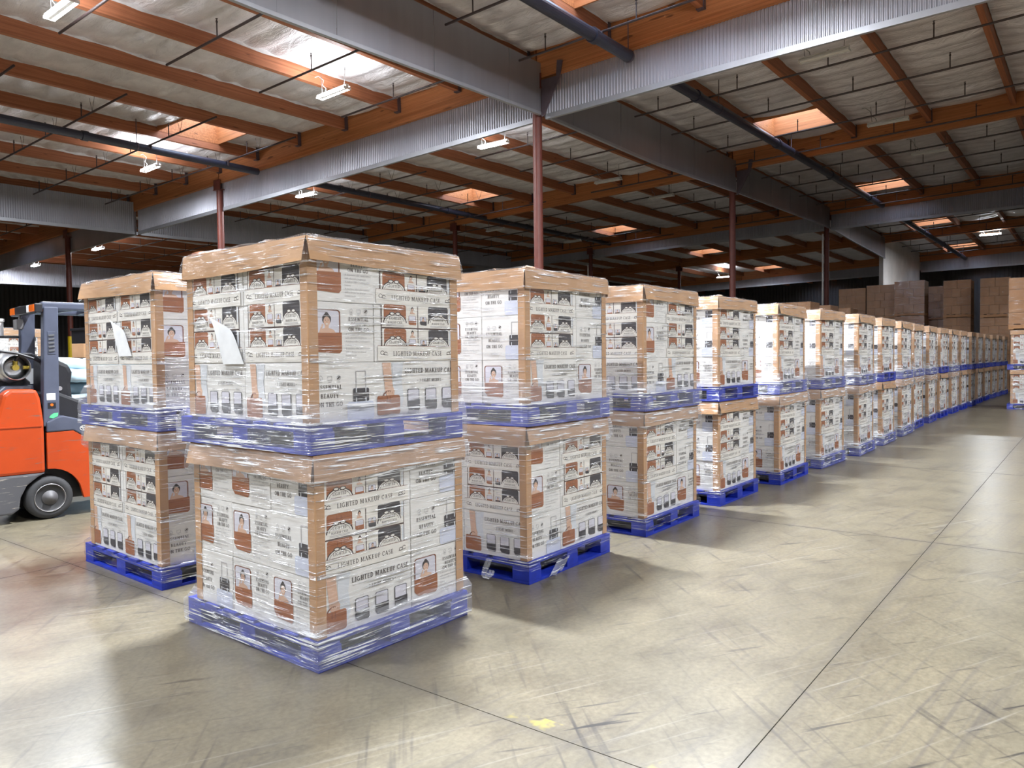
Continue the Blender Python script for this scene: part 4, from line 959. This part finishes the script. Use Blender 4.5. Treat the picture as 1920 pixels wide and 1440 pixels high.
for lay in range(9):
    for a in range(2):
        for b in range(2 if lay < 8 else 1):
            zz = 0.235 + lay * 0.158; ang = math.radians(8 + random.uniform(-7, 7) + (90 if lay % 2 else 0))
            px_, py_ = ((-.27 if a == 0 else .32), (-.42 if b == 0 else .46)) if lay % 2 else ((-.42 if a == 0 else .46), (-.27 if b == 0 else .32))
            o = link('sack', SACKS[q % 4], None, None, (bx - .02 + px_ + random.uniform(-.03, .03), by + .05 + py_ + random.uniform(-.03, .03), zz), ang)
            tag(o, 'pale blue plastic sack in the pile behind the forklift seat, %s layer from the floor' % ORD[lay], 'sack', 'plastic sacks in the pile'); q += 1
x, y = polar(67.7, 19.0); x += 1.2
M['black'] = paint('black plastic', (0.012, 0.012, 0.016), 0.45)
for k in range(3):
    o = thing('storage_crate', 'dark stacked bin behind the sacks, %s from the floor' % ORD[k], 'crate', (x - .7, y, k * 0.78), math.radians(5), 'dark bins')
    link('crate_body', MB().box(0, 0, .06, 2.4, 1.1, .72).mesh('crate_body', [M['black']], bevel=.02), o)
    mb = MB()
    for i in range(11): mb.box(.06 + i * .22, -.012, .1, .16 + i * .22, 0.0, .68)
    link('crate_ribs', mb.mesh('crate_ribs', [M['black']]), o); link('crate_rim', MB().box(-.02, -.02, .70, 2.42, 1.12, .76).box(.1, .1, 0, .3, 1.0, .06).box(2.1, .1, 0, 2.3, 1.0, .06).mesh('crate_rim', [M['black']], bevel=.01), o)
x, y = polar(67.25, 16.2); x += .12
t = thing('steel_table', 'dark table carrying two cardboard boxes behind the sacks', 'table', (x - .2, y - .1, 0), math.radians(10))
link('table_top', MB().box(-.1, -.1, 1.58, 1.2, .6, 1.62).mesh('table_top', [M['black']]), t)
for a in (-.05, 1.1):
    for b in (-.05, .5): link('leg', MB().box(a, b, 0, a + .05, b + .05, 1.58).mesh('leg', [M['black']]), t)
for k in range(2):
    o = thing('cardboard_box', 'small cardboard box with printed handling marks behind the sacks, %s one' % ('left', 'right')[k], 'box', (x - .15 + k * .46, y - .15 + k * .08, 1.62), math.radians(10), 'boxes behind the sacks')
    link('box_body', MB().box(0, 0, 0, .44, .35, .26).mesh('box_body', [M['kraft']], bevel=.004), o)
    a = Art()
    for q_ in (0.1, 0.2): a.line([(q_, .10), (q_ + .06, .10), (q_ + .06, .20), (q_, .20), (q_, .10)], .006, T_)
    link('printed_face', a.mesh('printed_face'), o, face_right(0, 0, 0, 1))

# ================================================================== FORKLIFT
M['orange'] = mat_worn('worn orange paint', (0.47, 0.055, 0.007), (0.16, 0.09, 0.07), 0.35)
M['fgrey'] = paint('dark blue grey paint', (0.075, 0.085, 0.125), 0.38, var=0.12)
M['bumper'] = mat_worn('scraped grey casting', (0.085, 0.085, 0.095), (0.55, 0.48, 0.40), 0.5)
M['rubber'] = paint('tyre rubber', (0.035, 0.035, 0.038), 0.75, bstr=.2)
M['rim'] = paint('grey wheel', (0.10, 0.095, 0.10), 0.5); M['steel'] = paint('brushed aluminium tank', (0.62, 0.62, 0.64), 0.3, 0.8)
M['amber'] = paint('amber lens', (0.80, 0.16, 0.02), 0.2); M['chrome'] = paint('bright metal', (0.7, 0.7, 0.72), 0.25, 0.9); M['green'] = paint('green sticker', (0.10, 0.55, 0.25), 0.5); M['brass'] = paint('brass valve', (0.6, 0.45, 0.08), 0.35, 0.7)
fk = thing('forklift', 'orange forklift with grey overhead guard and gas cylinder, parked behind the left stack', 'forklift', (3.03 + .06, 8.08 + .42, 0), math.radians(-6.3))
# local axes: x forward, near side is -y (the tyre faces sit at y = -0.47), rear axle at x = 0
S = -0.47
def part(name, mb, mat, bevel=0.0, smooth=False, parent=None): return link(name, mb.mesh(name, [mat] if not isinstance(mat, list) else mat, smooth, bevel, True), parent or fk)
def wheel(x, y, r, w, sg):
    prof = [(0.0, -w/2), (r*.62, -w/2), (r*.66, -w/2 - .012), (r*.92, -w/2 - .006), (r, -w/2 + .03), (r, w/2 - .03), (r*.92, w/2 + .004), (0.0, w/2)]
    o = link('wheel', MB().lathe([(a, b * sg) for a, b in prof], (x, y, r), (0, 1, 0), 36).mesh('wheel', [M['rubber']], True), fk)
    yy = y - sg * (w/2 + .002)
    link('wheel_rim', MB().lathe([(r*.62, 0), (r*.60, sg*.002), (r*.56, sg*.014), (r*.36, sg*.03), (r*.33, -sg*.004), (r*.20, -sg*.008), (r*.18, -sg*.03), (0, -sg*.034)], (x, yy, r), (0, 1, 0), 36).mesh('wheel_rim', [M['rim']], True), o)
    link('rim_edge', MB().lathe([(r*.655, -sg*.004), (r*.64, -sg*.012), (r*.625, -sg*.004)], (x, yy - sg*.004, r), (0, 1, 0), 36).mesh('rim_edge', [M['chrome']], True), o)
    return o
wheel(0, S + .08, .208, .15, 1); wheel(0, -S - .08, .208, .15, -1); wheel(1.32, S + .06, .25, .18, 1); wheel(1.32, -S - .06, .25, .18, -1)
part('counterweight', MB().prism([(-.03, .455), (-.03, .95), (-.055, 1.18), (-.085, 1.262), (-.30, 1.27), (-.36, 1.22), (-.44, .92), (-.50, .72), (-.50, .455)], S, -S), M['orange'], .03)
part('counterweight_seam', MB().box(-.40, S - .006, .905, -.05, S + .004, .918), M['orange'])
part('bumper', MB().prism([(-.52, .13), (-.52, .455), (-.03, .455), (-.10, .42), (-.19, .35), (-.245, .24), (-.26, .13), (-.32, .09), (-.48, .09)], S - .01, -S + .01), M['bumper'], .02)
part('chassis', MB().box(-.3, -.30, .16, 1.5, .30, .60), M['black'])
arch = [(.285 * math.cos(math.radians(a)) , .205 + .285 * math.sin(math.radians(a))) for a in range(8, 93, 12)]
part('side_panel', MB().prism([(.36, .17), (1.02, .17), (1.02, .60), (.62, .64), (.40, .72), (.22, .845), (-.012, .84), (-.012, .49)] + list(reversed(arch)) + [(.30, .17)], S, S + .05), M['orange'], .006)
part('side_panel', MB().prism([(.36, .17), (1.02, .17), (1.02, .60), (.62, .64), (.40, .72), (.22, .845), (-.012, .84), (-.012, .49)] + list(reversed(arch)) + [(.30, .17)], -S - .05, -S), M['orange'], .006)
part('engine_hood', MB().prism([(-.03, .50), (-.03, 1.22), (.10, 1.24), (.62, 1.0), (.62, .50)], -.36, .36), M['black'], .03)
part('rear_cover', MB().prism([(-.50, .70), (-.42, 1.05), (-.36, 1.24), (-.30, 1.30), (-.06, 1.30), (-.06, .9)], -.30, .30), M['fgrey'], .03)
cowl = part('fender', MB().prism([(-.01, .845), (-.01, .94), (.08, .985), (.13, 1.0), (.30, .95), (.60, .78), (1.1, .66), (1.1, .61), (.62, .645), (.40, .725), (.22, .85)], S - .004, S + .12), M['fgrey'], .012)
part('fender', MB().prism([(-.01, .845), (-.01, .94), (.08, .985), (.30, .95), (.60, .78), (1.1, .66), (1.1, .61), (.62, .645), (.40, .725), (.22, .85)], -S - .12, -S + .004), M['fgrey'], .012)
# emblem: three crossing ellipses
em = Art(); 
for cx_, cy_, rx, ry in ((0, 0, .036, .024), (0, .004, .014, .021), (0, .011, .028, .010)): em.arc(cx_, cy_, rx, ry, 0, 360, .0055, CR, 20)
link('emblem', em.mesh('emblem'), cowl, Matrix(((1, 0, 0, .315), (0, 0, -1, S - .0065), (0, 1, 0, .865), (0, 0, 0, 1))))
part('floor_plate', MB().box(.6, -.44, .40, 1.15, .44, .46), M['black'], .01)
for sg in (-1, 1):
    y0 = S + .01 if sg < 0 else -S - .12
    post = part('guard_post', MB().hexa([(-.035, y0, .90), (.105, y0, .90), (.105, y0 + .11, .90), (-.035, y0 + .11, .90), (.0, y0, 2.06), (.125, y0, 2.06), (.125, y0 + .11, 2.06), (.0, y0 + .11, 2.06)]), M['fgrey'], .012)
    part('roof_rail', MB().box(-.02, y0 + .01, 2.03, 1.45, y0 + .09, 2.11), M['fgrey'], .02)
    part('front_post', MB().hexa([(1.40, y0 + .02, 2.04), (1.47, y0 + .02, 2.04), (1.47, y0 + .08, 2.04), (1.40, y0 + .08, 2.04), (1.16, y0 + .02, .62), (1.24, y0 + .02, .62), (1.24, y0 + .08, .62), (1.16, y0 + .08, .62)]), M['fgrey'], .008)
    if sg < 0:
        lv = part('vent_plate', MB().box(.022, y0 - .004, 1.60, .088, y0 + .002, 1.82), M['fgrey'], .002, parent=post)
        for i in range(5): part('louver', MB().hexa([(.030, y0 - .012, 1.625 + .037 * i), (.080, y0 - .012, 1.632 + .037 * i), (.080, y0, 1.632 + .037 * i), (.030, y0, 1.625 + .037 * i), (.030, y0 - .006, 1.640 + .037 * i), (.080, y0 - .006, 1.647 + .037 * i), (.080, y0, 1.647 + .037 * i), (.030, y0, 1.640 + .037 * i)]), M['black'], parent=post)
        for (x_, z_, w_, h_, mt, nm_) in ((.0, 1.155, .075, .065, M['paper'], 'white_sticker'), (.008, 1.075, .068, .055, M['black'], 'black_sticker')):
            part(nm_, MB().box(x_, y0 - .003, z_, x_ + w_, y0 + .001, z_ + h_), mt, parent=post)
        part('orange_mark', MB().tube((.042, y0 - .0045, 1.108), (.042, y0 - .003, 1.108), .014, n=12), M['amber'], parent=post)
        a = Art(); a.poly([(0, 0), (.03, -.006), (.07, .01), (.10, .042), (.06, .040), (.025, .030)], CR)
        lf = MB(); lf.face([(.0 + .015, y0 - .003, .985), (.05, y0 - .003, .975), (.09, y0 - .003, .995), (.095, y0 - .003, 1.03), (.06, y0 - .003, 1.028), (.03, y0 - .003, 1.01)]); part('leaf_sticker', lf, M['green'], parent=post)
    else:
        part('warning_sticker', MB().box(-.04, y0 - .004, 1.30, .10, y0 + .002, 1.46), M['paper'], parent=post)
for i in range(6): part('roof_bar', MB().box(.05 + i * .24, S + .1, 2.04, .09 + i * .24, -S - .1, 2.09), M['fgrey'], .006)
part('roof_panel', MB().box(.25, -.30, 2.095, 1.2, .30, 2.105), M['black'])
bar = part('light_bar', MB().box(-.075, S + .02, 2.0, -.005, -S - .02, 2.09), M['black'], .012)
part('amber_lens', MB().box(-.083, S + .03, 2.01, .0, S + .20, 2.082), M['amber'], .01, parent=bar); part('amber_lens', MB().box(-.083, -S - .20, 2.01, .0, -S - .03, 2.082), M['amber'], .01, parent=bar)
part('white_lens', MB().box(-.084, S + .20, 2.01, .0, S + .28, 2.082), M['paper'], .006, parent=bar)
part('work_lamp', MB().box(-.10, .10, 1.86, -.04, .24, 1.96).tube((-.06, .17, 1.96), (-.05, .17, 2.01), .012, n=8), M['rim'], .008)
part('beacon', MB().tube((-.20, .52, 1.80), (-.20, .52, 1.95), .075, n=20).tube((-.20, .52, 1.95), (-.20, .52, 1.98), .085, n=20), M['paper'])
part('beacon_bracket', MB().box(-.22, .42, 1.78, .02, .56, 1.80), M['black'])
# gas cylinder, lying across the back
tk = (-.215, 0, 1.475)
part('gas_cylinder', MB().lathe([(0.0, -.24), (.06, -.24), (.11, -.22), (.15, -.16), (.155, -.10), (.155, .34), (.14, .40), (.08, .44), (0, .45)], tk, (0, 1, 0), 32), M['steel'], 0, True)
part('cylinder_collar', MB().lathe([(.115, -.36), (.12, -.36), (.12, -.20), (.113, -.20), (.113, -.36)], tk, (0, 1, 0), 28), M['steel'], 0, True)
part('cylinder_valve', MB().tube((-.215, -.22, 1.475), (-.215, -.32, 1.475), .03, n=10).tube((-.215, -.30, 1.475), (-.215, -.30, 1.54), .022, n=10).tube((-.15, -.29, 1.475), (-.10, -.29, 1.475), .02, n=8), M['brass'])
for yb in (-.02, .22): part('cylinder_strap', MB().lathe([(.157, yb - .02), (.163, yb - .02), (.163, yb + .02), (.157, yb + .02)], tk, (0, 1, 0), 32), M['black'])
part('cylinder_bracket', MB().prism([(-.40, 1.28), (-.05, 1.28), (-.05, 1.33), (-.10, 1.38), (-.33, 1.38), (-.40, 1.33)], -.12, .34), M['black'], .01)
part('gas_hose', MB().path([(-.215, -.31, 1.54), (-.19, -.36, 1.60), (-.10, -.38, 1.60), (-.02, -.36, 1.54), (.02, -.30, 1.45), (.03, -.25, 1.35)], .014, 8), M['black'])
part('gas_hose', MB().path([(-.45, -.34, 1.58), (-.35, -.37, 1.63), (-.22, -.38, 1.61), (-.08, -.38, 1.56), (.0, -.34, 1.52)], .013, 8), M['black'])
seat = part('seat', MB().prism([(.16, 1.00), (.60, 1.02), (.63, 1.10), (.58, 1.15), (.30, 1.12), (.22, 1.14)], -.25, .25), M['black'], .03)
part('seat_back', MB().prism([(.14, 1.06), (.30, 1.10), (.28, 1.30), (.30, 1.42), (.26, 1.50), (.20, 1.53), (.12, 1.58), (.06, 1.60), (.05, 1.20)], -.24, .24), M['black'], .04, parent=seat)
part('seat_knob', MB().tube((.17, -.262, 1.26), (.17, -.235, 1.26), .022, n=14), M['chrome'], parent=seat)
part('armrest', MB().hexa([(.25, -.30, 1.06), (.62, -.30, 1.20), (.62, -.25, 1.20), (.25, -.25, 1.06), (.25, -.30, 1.11), (.62, -.30, 1.25), (.62, -.25, 1.25), (.25, -.25, 1.11)]), M['black'], .01)
part('steering_column', MB().tube((1.1, 0, .6), (.95, 0, 1.2), .035, n=10).lathe([(.17, 0), (.185, .01), (.17, .02), (.155, .01), (.17, 0)], (.93, 0, 1.24), (-.35, 0, 1), 24), M['black'])
mast = part('mast', MB().box(1.62, -.36, .06, 1.72, -.28, 2.10).box(1.62, .28, .06, 1.72, .36, 2.10).box(1.64, -.28, 2.0, 1.70, .28, 2.08).box(1.64, -.28, .9, 1.70, .28, .98), M['fgrey'], .01)
for yy in (-.28, .18): part('fork', MB().box(1.74, yy, .06, 1.79, yy + .10, .70).box(1.74, yy, .06, 2.75, yy + .10, .10), M['black'], .008)
